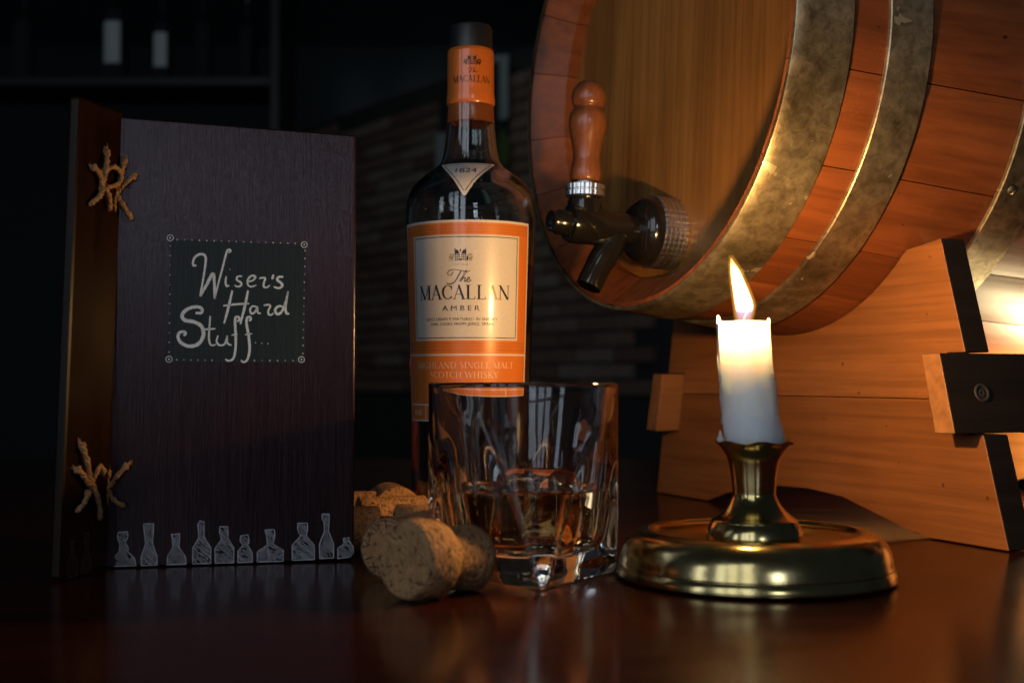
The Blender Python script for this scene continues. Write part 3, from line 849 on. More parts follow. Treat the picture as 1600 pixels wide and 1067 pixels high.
for i in (a, tt): i.v = [(x - 2, 407 - y) for x, y in i.v]
part('house_emblem', a, 0.00052, M['ink']); part('emblem_trees', tt, 0.00054, M['gold'])
part('founding_text', sans_d('EST 1824', -12, 9, 414.5, 3.0), 0.00052, M['gold'])
k = Ink(); random.seed(9)                       # stamped scroll pattern on the orange bands
for yb in (351.5, 357, 362, 536, 541, 546.5):
    for i in range(70):
        x = -112 + i * 3.25 + (1.6 if int(yb) % 2 else 0)
        k.ring(x, yb, 1.15, 0.5, 7)
        k.disc(x + 1.6, yb + 2.4, 0.5, 5)
part('scroll_band', k, 0.00038, plain('blind_stamp', (0.60, 0.20, 0.04), 0.24, 0.35))
# neck triangle on the shoulder
def rneck(z):
    pts = smoothprof(outp, 6)
    for (a, za), (b, zb) in zip(pts, pts[1:]):
        if za <= z <= zb and zb > za and z > 0.1: return a + (b - a) * (z - za) / (zb - za)
    return 0.02
def onneck(lift, z0=0.2285):
    # the paper drapes down the shoulder slope: y is distance along the slope
    zs = [z0 - 0.0002 * k for k in range(140)]
    ss = [0.0]
    for p, q in zip(zs, zs[1:]): ss.append(ss[-1] + math.hypot(rneck(p) - rneck(q), p - q))
    def f(x, y):
        i = min(range(len(ss)), key=lambda j: abs(ss[j] - y)); z = zs[i]; r = rneck(z) + lift; a = A0 * 0.6 + x / max(r, 0.02)
        return Vector((r * math.sin(a), -r * math.cos(a), z + lift))
    return f
def tri(x0, y0, h):
    k = Ink(); n = 16
    for j in range(n + 1):
        f = j / n
        for i in range(9): k.v.append((x0 * (1 - f * 0.97) * (i / 4 - 1), y0 + h * f))
    for j in range(n):
        for i in range(8): a = j * 9 + i; k.f.append((a, a + 1, a + 10, a + 9))
    return k
nk = smoothobj(tri(0.0185, 0.0, 0.030).build('neck_label', onneck(0.0003), M['cream'], bottle))
k = Ink()
k.ribbon([(-0.0158 + 0.0316 * i / 12, 0.0018) for i in range(13)], 0.0004)
for sx in (-1, 1): k.ribbon([(sx * 0.0158 * (1 - i / 12 * 0.97), 0.0018 + 0.0250 * i / 12) for i in range(13)], 0.0004)
k.build('frame_line', onneck(0.00045), M['ink'], nk)
i1 = sans('1824', -0.0066, 0.0066, 0, 0.0052); i1.v = [(x, 0.0122 - y) for x, y in i1.v]
i2 = sans('EST', -0.0022, 0.0022, 0, 0.0013); i2.v = [(x, 0.0058 - y) for x, y in i2.v]; i1.add(i2, 0, 0)
i1.build('year_text', onneck(0.00045), M['ink_flat'], nk)
def oncap(x, y): a = math.radians(5) + x / 0.01495; return Vector((0.01512 * math.sin(a), -0.01512 * math.cos(a), y))
k = roman('MACALLAN', -0.0128, 0.0128, 0.2815, 0.0042)
k.build('maker_name', oncap, M['ink'], bottle)
k = Ink()
for w, p in ((0.0003, [(-0.003, 0.2895), (-0.001, 0.2905), (0.002, 0.290)]), (0.0004, [(-0.0002, 0.2903), (-0.0008, 0.2885), (-0.002, 0.2872)]), (0.0004, [(0.0005, 0.2872), (0.0012, 0.2895), (0.0014, 0.2878), (0.0022, 0.2882), (0.0030, 0.2876)])): k.ribbon(smoothprof(p, 3), w)
k.build('script_the', oncap, M['ink'], bottle)
a, tt = emblem(0, 0.2925, 0.0055); a.add(tt, 0, 0); a.build('house_emblem', oncap, M['ink'], bottle)

# ------------------------------------------------------------------ tumbler
GX, GY = 0.0055, 0.6130
tumbler = thing('whisky_tumbler', 'clear square-based whisky tumbler a third full of amber whisky', 'glass', (GX, GY, 0))
FACE = math.radians(-80 + 45)      # the four flats face FACE + k*90 degrees, corners between them
def smin(a, b, k):
    h = max(0.0, min(1.0, 0.5 + 0.5 * (b - a) / k))
    return b * (1 - h) + a * h - k * h * (1 - h)
def flat(R, ap, z, t):
    # round wall cut by four leaning flats at distance ap
    d = (t - FACE + math.pi / 4) % (math.pi / 2) - math.pi / 4
    r = smin(R, ap / math.cos(d), 0.0012)
    return Vector((r * math.cos(t), r * math.sin(t), z))
AP = lambda z: 0.0338 + (0.0128 * (max(z, 0) / 0.080) ** 0.9)
op = [(0.0002, 0.0002, 0.0013), (0.022, 0.021, 0.0012), (0.0375, 0.0295, 0.0010), (0.0428, 0.0318, 0.0006), (0.0450, 0.0330, 0.0008), (0.0460, 0.0337, 0.0022)]
for z in (0.0045, 0.008, 0.013, 0.019, 0.026, 0.033, 0.040, 0.047, 0.054, 0.060, 0.065, 0.069, 0.073, 0.077, 0.081, 0.085, 0.089):
    op.append((0.0464 - 0.0002 * z / 0.09, AP(z), z))
op += [(0.0463, 0.06, 0.0916), (0.0463, 0.06, 0.0926), (0.0459, 0.06, 0.0934), (0.0452, 0.06, 0.0936), (0.0446, 0.06, 0.0931)]
ip = [(r_, 0.06, z_) for r_, z_ in ((0.0441, 0.0915), (0.0438, 0.088), (0.0430, 0.080), (0.0413, 0.066), (0.0391, 0.052), (0.0370, 0.040), (0.0349, 0.029), (0.0336, 0.0225), (0.0318, 0.0180), (0.0285, 0.0150), (0.0200, 0.0134), (0.0002, 0.0130))]
NG = 192
def ringmesh(pr):
    V, F = [], []
    for R, ap, z in pr:
        for k in range(NG): V.append(flat(R, max(ap, 0.0001), z, 2 * math.pi * k / NG))
    for i in range(len(pr) - 1):
        for k in range(NG):
            k2 = (k + 1) % NG; F.append((i * NG + k, i * NG + k2, (i + 1) * NG + k2, (i + 1) * NG + k))
    return V, F
obj('glass_body', *ringmesh(smoothprof(op, 2) + smoothprof(ip, 4)), M['glass'], tumbler, smooth=True)
lp = [(R + 0.00012, 0.06, z - 0.00008) for R, ap, z in smoothprof(ip, 6) if z <= 0.0425][::-1]
R1, a1, _ = lp[-1]
lp += [(R1, a1, 0.0430), (R1 - 0.0004, a1, 0.0427), (R1 - 0.0014, a1, 0.0423), (R1 * 0.5, a1, 0.0422), (0.0002, a1, 0.0422)]
obj('whisky', *ringmesh(lp), M['whisky'], tumbler, smooth=True, autos=60)

# ------------------------------------------------------------------ candlestick
SX, SY = 0.1170, 0.6065
stick = thing('candlestick', 'round brass candlestick with domed base and flared socket', 'candlestick', (SX, SY, 0))
bp = [(0.0660, 0.0004), (0.0680, 0.0010), (0.0683, 0.0024), (0.0678, 0.0046), (0.0668, 0.0064), (0.0667, 0.0068), (0.0672, 0.0072), (0.0668, 0.0086), (0.0658, 0.0126), (0.0640, 0.0166), (0.0612, 0.0199), (0.0572, 0.0222), (0.0535, 0.0231), (0.0515, 0.0229), (0.0505, 0.0222), (0.0480, 0.0205), (0.0420, 0.0196), (0.0300, 0.0193), (0.0222, 0.0194)]
obj('base', *lathe([(r_ * 0.974, z_) for r_, z_ in smoothprof(bp, 3)], 128), M['brass'], stick, smooth=True)
sp_ = [(0.0226, 0.0192), (0.0232, 0.0200), (0.0231, 0.0212), (0.0222, 0.0240), (0.0207, 0.0266), (0.0205, 0.0270), (0.0207, 0.0273), (0.0200, 0.0280), (0.0176, 0.0297), (0.0150, 0.0320), (0.0127, 0.0348), (0.0111, 0.0376), (0.0104, 0.0396), (0.0103, 0.0408), (0.0105, 0.0430), (0.0112, 0.0500), (0.0124, 0.0560), (0.0142, 0.0600), (0.0165, 0.0630), (0.0188, 0.0648), (0.0192, 0.0652), (0.0190, 0.0655), (0.0160, 0.0640), (0.0136, 0.0615)]
def wob(p, i, t):
    n = len(sp_) * 3
    k = 1 + 0.010 * math.sin(5 * t + 1) * max(0, (p.z - 0.060) / 0.005)
    return Vector((p.x * k, p.y * k, p.z + (0.0006 * math.sin(7 * t) if p.z > 0.064 else 0)))
obj('stem', *lathe(smoothprof(sp_, 3), 64, wob), M['brass'], stick, smooth=True)

# ------------------------------------------------------------------ candle
CZ0, CZ1 = 0.0630, 0.1222
candle = thing('candle', 'short white lit candle leaning in the brass candlestick', 'candle', (SX, SY, 0.063))
def cax(z): f = (z - CZ0) / (CZ1 - CZ0); return Vector((SX - 0.0005 - 0.0046 * f, SY, z))
pr = [(0.0003, CZ0), (0.0128, CZ0)]
for k in range(1, 26): pr.append((0.0133 - 0.0008 * k / 25, CZ0 + (CZ1 - CZ0) * k / 25))
pr += [(0.0124, CZ1 + 0.0006), (0.0118, CZ1 + 0.0004), (0.0110, CZ1 - 0.0012), (0.0090, CZ1 - 0.0028), (0.0050, CZ1 - 0.0034), (0.0003, CZ1 - 0.0035)]
def waxfn(p, i, t):
    z = p.z; f = max(0, min(1, (z - CZ0) / (CZ1 - CZ0)))
    r = math.hypot(p.x, p.y)
    k = 1.0
    if r > 0.0115:
        k += 0.018 * math.sin(3 * t + 9 * f) * (0.4 + f) * 0.5 + 0.022 * mnoise.noise(Vector((math.cos(t) * 2.2, math.sin(t) * 2.2, z * 160)))
        d = abs((t - 0.05 + math.pi) % (2 * math.pi) - math.pi)          # run of wax low on the right
        k += 0.20 * math.exp(-(d / 0.42) ** 2) * math.exp(-((f - 0.05) / 0.16) ** 2)
        d2 = abs((t - math.pi * 1.02 + math.pi) % (2 * math.pi) - math.pi)   # long drip on the left edge
        k += 0.10 * math.exp(-(d2 / 0.30) ** 2) * (math.exp(-((f - 0.68) / 0.16) ** 2) + 0.7 * math.exp(-((f - 0.2) / 0.1) ** 2))
        for t0, w0, top, bot, am in ((3.9, 0.16, 1.0, 0.42, 0.07), (4.75, 0.13, 1.0, 0.62, 0.05), (5.5, 0.17, 1.0, 0.25, 0.06), (2.6, 0.2, 1.0, 0.3, 0.07)):
            d3 = abs((t - t0 + math.pi) % (2 * math.pi) - math.pi)
            if f > bot - 0.05: k += am * math.exp(-(d3 / w0) ** 2) * min(1, max(0, (f - bot + 0.05) / 0.05)) * (0.55 + 0.45 * math.exp(-((f - bot - 0.05) / 0.07) ** 2))
        k += 0.025 * max(0, math.sin(11 * t)) * math.exp(-((f - 0.05) / 0.05) ** 2)
    z2 = z
    if z > CZ1 - 0.001 and r > 0.0112:
        for t0, h, w in ((math.pi * 1.03, 0.0034, 0.16), (-0.12, 0.0021, 0.17), (1.6, 0.0012, 0.5)):
            d = abs((t - t0 + math.pi) % (2 * math.pi) - math.pi)
            z2 += h * math.exp(-(d / w) ** 2)
    c = cax(z)
    return Vector((c.x + p.x * k, c.y + p.y * k, z2)) - Vector((SX, SY, 0.063))
obj('wax_body', *lathe(pr, 80, waxfn), M['wax'], candle, smooth=True)
tip = cax(CZ1) - Vector((SX, SY, 0.063))
def drip(t0, f0, f1, rr):     # a run of wax hanging down the side, ending in a bead
    pts, rd = [], []
    for q in range(15):
        g = q / 14; f_ = f0 + (f1 - f0) * g; z_ = CZ0 + (CZ1 - CZ0) * f_; c_ = cax(z_); t_ = t0 + 0.05 * math.sin(7 * g + t0)
        r0 = 0.0133 - 0.0008 * f_ - 0.0001
        pts.append(Vector((c_.x + r0 * math.cos(t_), c_.y + r0 * math.sin(t_), z_)) - Vector((SX, SY, 0.063)))
        rd.append(rr * (0.75 + 0.15 * math.sin(9 * g + t0)) * (1.0 if g < 0.8 else 1.0 + 0.7 * math.sin(math.pi * (g - 0.8) / 0.24)) * (0.35 if q == 14 else 1))
    obj('wax_drip', *tube(pts, rd, 10), M['wax'], candle, smooth=True)
drip(3.30, 1.0, 0.50, 0.0016); drip(3.02, 0.60, 0.16, 0.0014); drip(0.02, 0.55, 0.02, 0.0017)
obj('wick', *tube([tip + Vector((0.000, 0, -0.0036)), tip + Vector((0.0004, 0, 0.001)), tip + Vector((0.0018, 0, 0.0045)), tip + Vector((0.0035, 0, 0.0070))], [0.0007, 0.0007, 0.0006, 0.0004], 8), M['wick'], candle, smooth=True)
fp = smoothprof([(0.0003, 0, 0.0004), (0.0028, 0.0001, -0.0002), (0.0040, 0.0003, 0.0037), (0.0047, 0.0003, 0.0086), (0.0042, -0.0009, 0.0140), (0.0034, -0.0024, 0.0194), (0.0024, -0.0040, 0.0253), (0.0011, -0.0052, 0.0290), (0.0002, -0.0060, 0.0316)], 4)
def flamemesh(k, dz, top):
    V, F = [], []
    for r, x, z in fp:
        for q in range(28):
            a = 2 * math.pi * q / 28; V.append(tip + Vector((0.0004 + x + (r + dz) * k * math.cos(a), (r + dz) * k * 0.85 * math.sin(a), z * top + 0.0003)))
    for i in range(len(fp) - 1):
        for q in range(28):
            q2 = (q + 1) % 28; F.append((i * 28 + q, i * 28 + q2, (i + 1) * 28 + q2, (i + 1) * 28 + q))
    F.append(tuple(range(28))); F.append(tuple((len(fp) - 1) * 28 + q for q in range(28)))
    return V, F
fob = obj('flame', *flamemesh(0.92, 0.0, 1.0), M['flame'], candle, smooth=True)
obj('flame_mantle', *flamemesh(1.0, 0.0011, 1.04), M['mantle'], fob, smooth=True)
# crumb of wax stuck on the socket rim
V, F = lathe(smoothprof([(0.0002, 0), (0.0016, 0.0003), (0.0017, 0.0015), (0.0009, 0.0030), (0.0006, 0.0046), (0.0001, 0.0058)], 3), 12)
obj('wax_crumb', [v + Vector((-0.0170, -0.004, 0.0022)) for v in V], F, M['wax'], candle, smooth=True)

# ------------------------------------------------------------------ corks
def corkshape(L, prof):
    return lathe(prof if len(prof) == 13 else smoothprof(prof, 3), 40, lambda p, i, t: p * (1 + 0.007 * mnoise.noise(Vector((p.x, p.y, p.z)) * 130)))
def wine(L=0.042, r=0.0122): return [(0.0002, 0), (r * 0.5, 0), (r - 0.0008, 0), (r - 0.0002, 0.0004), (r, 0.0012), (r * 1.0, 0.006), (r * 0.985, L / 2), (r, L - 0.006), (r, L - 0.0012), (r - 0.0002, L - 0.0004), (r - 0.0008, L), (r * 0.5, L), (0.0002, L)]
def cork(name, label, near, yawd, prof, mat, tilt=0.0, roll=0.0):
    d = Vector((math.cos(math.radians(yawd)) * math.cos(tilt), math.sin(math.radians(yawd)) * math.cos(tilt), math.sin(tilt)))
    q = d.to_track_quat('Z', 'Y').to_matrix().to_4x4() @ Matrix.Rotation(roll, 4, 'Z')
    q.translation = near
    V, F = corkshape(0, prof)
    o = obj(name, V, F, mat, None, smooth=True, autos=38)
    o.matrix_world = q
    return tag(o, label, 'cork', 'corks piled beside the tumbler')
champ = [(0.0003, 0.0018), (0.0080, 0.0010), (0.0148, 0.0006), (0.0166, 0.0014), (0.0175, 0.0036), (0.0181, 0.0090), (0.0178, 0.0150), (0.0168, 0.0185), (0.0146, 0.0212), (0.0136, 0.0235), (0.0138, 0.0280), (0.0147, 0.0360), (0.0149, 0.0410), (0.0140, 0.0440), (0.0120, 0.0452), (0.0003, 0.0455)]
c1 = cork('champagne_cork', 'large mushroom-shaped champagne cork lying in front of the tumbler', Vector((-0.0470, 0.5400, 0.0180)), 48, champ, M['cork_grey'], tilt=-0.085)
c2 = cork('wine_cork', 'wine cork with dark lettering round its end face, behind the champagne cork', Vector((-0.0600, 0.5980, 0.0146)), 66, wine(0.044, 0.0145), M['cork'])
k = Ink()                            # stamped letters round the end face
def lett(a, strokes):
    for s_ in strokes:
        pts = [((0.0096 + 0.0030 * y) , a + x * 0.34) for x, y in s_]
        k.ribbon([(r * math.cos(b), r * math.sin(b)) for r, b in pts], 0.0006)
Vv = [[(0, 1), (0.5, 0), (1, 1)]]; Aa = [[(0, 0), (0.5, 1), (1, 0)]]; Ww = [[(0, 1), (0.3, 0), (0.5, 0.8), (0.7, 0), (1, 1)]]; Xx = [[(0, 0), (1, 1)], [(0, 1), (1, 0)]]; Ii = [[(0.5, 0), (0.5, 1)]]
for i, g in enumerate((Vv, Aa, Ww, Ii, Aa, Xx, Vv, Ii, Ww, Aa, Vv, Xx, Ii)): lett(i * 0.47, g)
k.ring(0, 0, 0.0136, 0.0004, 40)
k.build('stamped_letters', lambda x, y: Vector((x, y, -0.00025)), M['cork_print'], c2)
cork('wine_cork', 'wine cork lying crosswise, half behind the left edge of the tumbler', Vector((-0.0650, 0.7070, 0.0125)), -8, wine(0.040, 0.0125), M['cork'])
cork('wine_cork', 'speckled cork in the middle of the pile, behind the crosswise cork', Vector((-0.0890, 0.7270, 0.0135)), 18, wine(0.040, 0.0135), M['cork'])
cork('wine_cork', 'cork at the left of the pile, half hidden by the menu edge', Vector((-0.1130, 0.6890, 0.0125)), 12, wine(0.040, 0.0125), M['cork'])
cork('wine_cork', 'shadowed cork at the back left of the pile', Vector((-0.1210, 0.7640, 0.0135)), 4, wine(0.038, 0.0135), M['cork'])
cork('wine_cork', 'rounded cork at the back right of the pile, beside the bottle', Vector((-0.0690, 0.7600, 0.0150)), 104, wine(0.040, 0.0150), M['cork'])

# ------------------------------------------------------------------ wooden menu book
BOOK = {"strokes":[[5,[[40.94,153.83],[39.66,153.57],[39.2,155.12],[40.16,157.87],[42.4,159.47],[44.66,159.37],[45.66,157.59],[45.46,154.07],[44.39,146.26],[42.95,137.67]]],[6,[[42.95,137.67],[46.29,143.95],[49.27,149.62],[50.06,144.79],[50.34,136.6]]],[4,[[50.34,136.6],[51.96,144.04],[54.17,152.68],[55.65,158.97],[56.54,161.74],[57.76,162.31],[58.22,161.38],[57.16,160.73]]],[4,[[56.1,148.41],[55.74,145.66],[56.29,143.17],[57.65,143.74]]],[4,[[64.1,148.55],[61.81,148.27],[61.44,146.54],[63.35,145.4],[63.74,143.84],[61.84,143.02],[60.31,143.78]]],[4,[[66.79,145.85],[69.46,146.28],[70.99,148.28],[69.07,148.87],[67.16,147.03],[67.02,144.28],[68.71,143.13],[71.39,143.96]]],[4,[[72.91,147.52],[74.83,147.95],[75.98,147.57],[75.23,145.2],[75.24,143.23],[76.78,142.86],[78.31,144.07]]],[5,[[80.21,149.62],[79.45,147.24]]],[5,[[85.25,148.52],[82.92,148.48],[82.16,146.89],[84.1,145.34],[84.72,143.78],[82.95,142.57],[80.24,143.31]]],[5,[[59.19,141.03],[57.34,132.4],[55.12,123.8]]],[5,[[67.2,141.15],[65.71,133.29],[63.33,123.49]]],[4,[[54.68,132.99],[61.13,133.86],[67.77,134.25]]],[4,[[71.84,132.58],[69.54,132.94],[68.25,130.97],[69.18,129.02],[71.08,130.22],[71.99,132.58],[72.24,129.45],[73.77,129.46]]],[4,[[75.29,133.41],[77.59,133.83],[78.6,133.05],[77.61,130.68],[77.85,128.72],[79.16,128.58],[80.31,129.54]]],[5,[[85.31,132.74],[82.99,133.11],[81.07,131.12],[82.24,128.93],[84.55,130.37],[86.46,135.12],[87.76,141.06]]],[5,[[87.76,141.06],[86.47,133.55],[86.87,129.61],[88.42,129.23]]],[7,[[40.76,129.1],[43.39,129.13],[44.13,130.69],[42.24,132.22],[38.49,131.79],[35.13,129.81],[34.03,127.09],[35.92,125.17],[40.04,124.44],[43.82,122.14],[44.75,117.5],[42.38,113.22],[37.9,111.88],[33.77,113.56],[32.11,116.63],[32.98,118.96],[35.22,119.36],[35.83,118.21],[34.86,117.43]]],[4,[[48.14,127.62],[47.74,121.4],[47.63,115.19],[48.78,112.48],[51.04,112.88]]],[4,[[44.96,120.6],[50.76,121.04]]],[4,[[52.14,117.55],[51.41,114.44],[52.93,112.5],[55.57,113.29],[56.68,117.58]]],[4,[[56.68,117.58],[56.86,113.69],[58.99,112.54]]],[5,[[61.57,125.03],[62.71,125.43],[62.7,127.0],[61.18,127.14],[60.66,124.63],[61.09,116.83],[60.9,109.82],[59.79,105.54],[57.52,104.52],[55.85,105.29]]],[3,[[58.96,117.75],[61.99,118.24]]],[5,[[67.67,125.48],[68.66,125.88],[68.42,127.21],[66.89,126.88],[66.53,123.91],[67.72,116.88],[68.14,109.85],[67.02,105.17],[65.12,103.76],[63.82,104.77]]],[3,[[65.8,118.04],[69.39,118.61]]]],"circles":[[27.78,167.71],[96.07,165.78],[27.74,105.2],[94.79,105.25]],"dots":[[57.98,151.97],[71.17,113.93],[74.39,113.64],[77.46,113.42],[31.3,166.86],[34.99,166.83],[38.68,166.8],[42.39,166.76],[46.1,166.73],[49.82,166.69],[53.56,166.66],[57.3,166.62],[61.05,166.59],[64.81,166.56],[68.58,166.52],[72.35,166.49],[76.14,166.45],[79.94,166.42],[83.75,166.38],[87.56,166.35],[91.39,166.31],[27.9,163.44],[27.88,158.46],[27.86,153.48],[27.84,148.51],[27.83,143.55],[27.81,138.58],[27.79,133.63],[27.78,128.67],[27.76,123.72],[27.74,118.78],[27.73,113.83],[27.71,108.9],[96.47,162.61],[96.4,158.42],[96.33,154.24],[96.26,150.06],[96.19,145.88],[96.12,141.7],[96.05,137.53],[95.98,133.36],[95.91,129.19],[95.84,125.03],[95.77,120.87],[95.7,116.71],[95.63,112.56],[95.56,108.4],[31.61,104.91],[35.12,104.87],[38.63,104.83],[42.15,104.8],[45.68,104.76],[49.21,104.73],[70.61,104.63],[74.56,104.64],[78.52,104.66],[82.48,104.67],[86.46,104.68],[90.45,104.69]],"panel":[[27.16,103.89],[96.82,103.53],[96.3,165.95],[27.86,166.94]],"bottles":[[[1.98,-0.11],[1.76,5.11],[4.32,7.97],[4.69,11.75],[3.44,14.73],[3.81,17.84],[8.28,17.97],[8.47,15.43],[7.12,12.52],[8.77,9.95],[8.39,7.85],[11.68,4.8],[12.55,-0.28]],[[15.16,0.31],[14.94,5.12],[17.17,11.39],[16.46,17.33],[16.01,21.57],[20.93,21.87],[20.81,17.22],[20.45,11.72],[22.73,5.31],[22.78,0.23]],[[27.71,0.49],[27.84,4.72],[30.52,9.31],[30.32,13.14],[29.64,16.13],[33.77,16.27],[33.8,13.04],[33.42,9.65],[36.77,4.45],[36.97,0.45]],[[40.38,0.51],[40.23,8.6],[43.35,14.05],[42.63,20.9],[43.71,22.59],[45.8,22.11],[45.86,14.41],[49.24,8.76],[49.3,0.39]],[[51.56,0.15],[51.34,8.27],[54.67,12.89],[53.55,16.34],[53.78,19.34],[57.74,19.23],[57.86,13.23],[60.76,8.43],[60.81,0.28]],[[62.75,0.65],[62.88,6.65],[65.48,9.58],[63.95,11.77],[64.1,14.34],[67.74,14.93],[68.6,11.64],[67.77,9.51],[70.08,5.57],[70.11,0.59]],[[72.66,0.51],[72.63,5.93],[77.55,9.23],[77.35,14.41],[76.4,17.03],[81.1,17.34],[81.63,14.56],[80.54,9.58],[85.95,6.39],[85.71,0.78]],[[90.43,1.07],[90.4,8.86],[94.7,13.51],[93.22,16.59],[93.2,20.24],[98.13,19.94],[98.32,16.45],[97.46,13.43],[101.63,8.97],[101.83,1.14]],[[104.51,1.49],[104.41,8.89],[107.0,15.79],[106.64,21.03],[105.59,21.93],[105.76,24.55],[109.42,24.46],[109.43,21.4],[109.0,15.74],[111.81,8.68],[111.65,1.71]],[[114.01,1.2],[113.82,6.44],[117.32,8.96],[116.61,11.6],[119.94,11.95],[119.51,10.65],[121.88,7.52],[122.15,4.01],[119.96,1.89]]],"strip_bottles":[[[6.89,1.07],[6.03,7.97],[8.67,11.57],[7.25,17.99],[10.76,17.9],[10.83,11.27],[14.28,6.8],[14.32,0.51]],[[17.33,-0.18],[17.36,8.09],[19.86,12.36],[18.5,20.4],[22.96,20.1],[22.71,11.99],[25.5,6.96],[25.62,-0.62]]],"knotA_strip":[[[22.71,210.18],[21.2,201.38],[19.8,191.21]],[[10.95,199.45],[15.25,196.78],[19.82,190.85]],[[20.49,190.34],[16.03,185.47],[10.41,180.74]],[[21.88,191.52],[24.37,186.04],[27.55,180.12]],[[21.36,198.97],[28.17,202.29],[34.26,199.19],[32.43,193.96],[21.94,190.55]]],"knotA_cover":[[[5.13,207.14],[3.23,197.75],[0.65,186.51]],[[9.95,198.98],[5.62,194.73],[1.55,190.01]],[[0.62,188.99],[0.42,185.27],[-0.11,180.31]],[[1.57,187.78],[4.56,183.54],[8.76,176.84]]],"knotB_strip":[[[10.91,63.8],[14.93,54.54],[18.77,45.54]],[[7.79,52.14],[12.58,48.34],[18.93,43.2]],[[30.26,48.78],[25.87,52.05],[22.03,48.21],[20.6,42.48]],[[19.13,46.1],[24.91,36.25],[29.97,25.74]],[[18.56,39.75],[14.22,36.09],[9.8,31.71]]],"knotB_cover":[[[-1.32,49.13],[-1.44,39.47],[-2.47,28.65]],[[7.97,51.41],[3.13,46.03],[-0.75,40.43]],[[-1.2,38.87],[2.1,33.98],[7.02,31.09]]]}
mm = 0.001
cBL = Vector((-0.2024, 0.6334, 0.0003)); cU = Vector((0.97628308, 0.21649792, 0)); cV = Vector((-0.00570785, 0.02573918, 0.9996524)); cN = cU.cross(cV)
sP0 = Vector((-0.2131547, 0.5919036, 0.0003)); sU = Vector((0.25088318, 0.96801737, 0)); sV = Vector((0.01287396, 0.05149584, 0.99859023)); sN = sU.cross(sV).normalized()
book = thing('menu_book', 'dark wooden menu board with chalk lettering and twine hinges, standing open', 'menu', (-0.15, 0.645, 0))
def cpt(x, y, l=0.0): return cBL + cU * x * mm + cV * y * mm + cN * l
def spt(x, y, l=0.0): return sP0 + sU * x * mm + sV * y * mm + sN * l
def slab(name, pts, n, th, mat, bev=0.0009):
    V = list(pts) + [p - n * th for p in pts]
    F = [(0, 1, 2, 3), (7, 6, 5, 4)] + [(i, i + 4, (i + 1) % 4 + 4, (i + 1) % 4) for i in range(4)]
    return obj(name, V, F, mat, book, world=True, bevel=bev)
cover = slab('front_cover', [cpt(0.4, 0.3), cpt(122.4, 0.3), cpt(123.4, 225.2), cpt(1.4, 229.8)], cN, 0.0048, M['cover'])
strip = slab('binding_strip', [spt(0, 0.3), spt(40.5, 0.3), spt(40.5, 233), spt(0, 233)], sN, 0.0058, M['strip'], 0.0018)
B0 = spt(38, 0, -0.0065); B1 = Vector((-0.0885, 0.6715, 0.0003)); bU = (B1 - B0).normalized(); bN = bU.cross(Vector((0, 0, 1)))
slab('back_cover', [B0 + Vector((0, 0, 0.0003)), B1 + Vector((0, 0, 0.0003)), B1 + Vector((0, 0.008, 0.227)), B0 + Vector((0.001, 0.008, 0.229))], bN, 0.0048, M['cover'])
def stroke_w(n, w):
    return [w * (0.55 + 0.5 * math.sin(math.pi * (0.12 + 0.8 * i / max(n - 1, 1)))) for i in range(n)]
mapc = lambda l: (lambda x, y: cpt(x, y, l))
k = Ink(); k.poly(BOOK['panel'])
k.build('chalk_panel', mapc(0.00010), M['panel'], cover, world=False)
k = Ink()
random.seed(21)
for w, p in BOOK['strokes']:
    q = smoothprof([tuple(a) for a in p], 5) if len(p) > 2 else [(p[0][0] + (p[1][0] - p[0][0]) * i / 6, p[0][1] + (p[1][1] - p[0][1]) * i / 6) for i in range(7)]
    ws = stroke_w(len(q), w * 0.25)
    k.ribbon(q, [a * random.uniform(0.9, 1.1) for a in ws])
for x, y in BOOK['dots'][:4]: k.disc(x, y, 0.30, 8)
k.build('chalk_lettering', mapc(0.00022), M['chalk'], cover)
k = Ink()
for x, y in BOOK['dots'][4:]: k.disc(x, y, random.uniform(0.22, 0.36), 8)
for x, y in BOOK['circles']: k.ring(x, y, 1.55, 0.34); k.disc(x, y, 0.45, 8)
k.build('chalk_border', mapc(0.00022), M['chalk'], cover)
def inside(x, y, P):
    c = False; n = len(P)
    for i in range(n):
        (x0, y0), (x1, y1) = P[i], P[(i + 1) % n]
        if (y0 > y) != (y1 > y) and x < (x1 - x0) * (y - y0) / (y1 - y0) + x0: c = not c
    return c
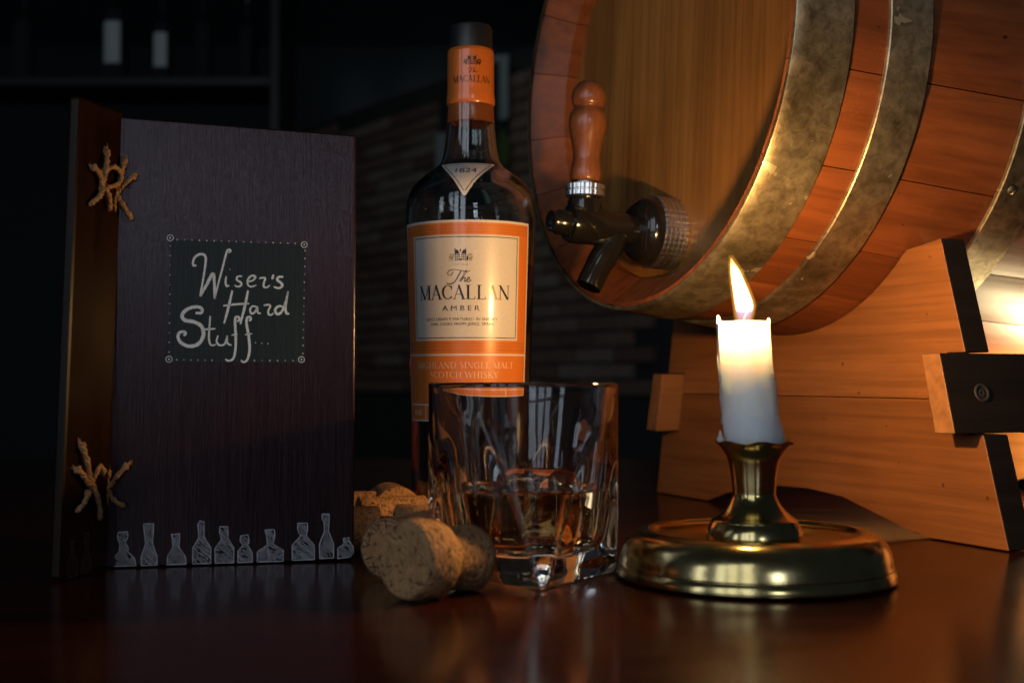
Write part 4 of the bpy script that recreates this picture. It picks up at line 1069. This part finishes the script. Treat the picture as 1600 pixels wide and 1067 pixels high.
def drawn_bottle(P, fn, mat, parent, sp=1.05):
    k = Ink()
    P = [tuple(p) for p in P]
    P = [(x, max(y, 0.8)) for x, y in P]
    q = P + ([P[0]])
    for a, b in zip(q, q[1:]):
        n = 5
        pts = [(a[0] + (b[0] - a[0]) * i / n + random.uniform(-0.06, 0.06), a[1] + (b[1] - a[1]) * i / n + random.uniform(-0.06, 0.06)) for i in range(n + 1)]
        k.ribbon(pts, [random.uniform(0.28, 0.50) for _ in pts])
    xs = [p[0] for p in P]; ys = [p[1] for p in P]
    c = min(ys) + 0.85 * min(xs) + 0.5
    while c < 0.85 * max(xs) + max(ys):
        run = []
        s = 0.0
        x = min(xs)
        while x <= max(xs):
            y = c - x * 0.85
            if inside(x, y, P) and random.random() > 0.05: run.append((x, y))
            else:
                if len(run) > 3: k.ribbon(run, [random.uniform(0.16, 0.42) for _ in run])
                run = []
            x += 0.28
        if len(run) > 3: k.ribbon(run, [random.uniform(0.16, 0.42) for _ in run])
        c += sp * random.uniform(0.75, 1.3)
    return k.build('chalk_bottle', fn, mat, parent)
for P in BOOK['bottles']: drawn_bottle(P, mapc(0.00022), M['chalk_dim'], cover)
for P in BOOK['strip_bottles']: drawn_bottle(P, lambda x, y: spt(x, y, 0.0002), M['chalk_brown'], strip)
for ch in list(cover.children) + list(strip.children): ch.matrix_parent_inverse = Matrix.Identity(4)
# twine: every tied end is a short frayed strand
def twine(lst, fn, lift):
    vs = []
    for p in lst:
        q = smoothprof([tuple(a) for a in p], 5)
        n = len(q)
        pts = [fn(x, y, lift + 0.0016 * math.sin(math.pi * i / (n - 1)) + random.uniform(-0.0002, 0.0002)) for i, (x, y) in enumerate(q)]
        rd = [0.00125 + 0.0002 * math.sin(i * 1.7) + (0.0007 * (1 - i / 3) if i < 3 else 0) for i in range(n)]
        for ply in range(3):
            ph = ply * 2.094
            vs.append(tube([p_ + Vector((math.cos(ph + i * 1.1), math.sin(ph + i * 1.1) * 0.5, math.sin(ph + i * 1.1))) * rd[i] * 0.5 for i, p_ in enumerate(pts)], [r_ * 0.66 for r_ in rd], 7))
        for _ in range(6):   # loose fibres at the cut end
            d = (pts[0] - pts[2]).normalized(); e = pts[0] + d * 0.0025 + Vector((random.uniform(-1, 1), random.uniform(-1, 1), random.uniform(-1, 1))) * 0.0014
            vs.append(tube([pts[1], pts[0], e], [0.0004, 0.0003, 0.0001], 5))
    return join(*vs)
for kn in 'AB':
    obj('twine_knot', *join(twine(BOOK['knot%s_strip' % kn], spt, 0.0016), twine(BOOK['knot%s_cover' % kn], cpt, 0.0016)), M['twine'], book, smooth=True, world=True)

# ------------------------------------------------------------------ refractive light through the glasses
for o in bpy.data.objects:
    if o.type == 'MESH' and o.parent and o.parent.name.startswith(('whisky_tumbler',)) :
        o.cycles.is_caustics_caster = True
    elif o.type == 'MESH' and (o.name.startswith(('wine_cork', 'champagne_cork', 'table_top', 'binding', 'front_cover', 'label', 'orange', 'cream'))):
        o.cycles.is_caustics_receiver = True
fl.cycles.is_caustics_light = True
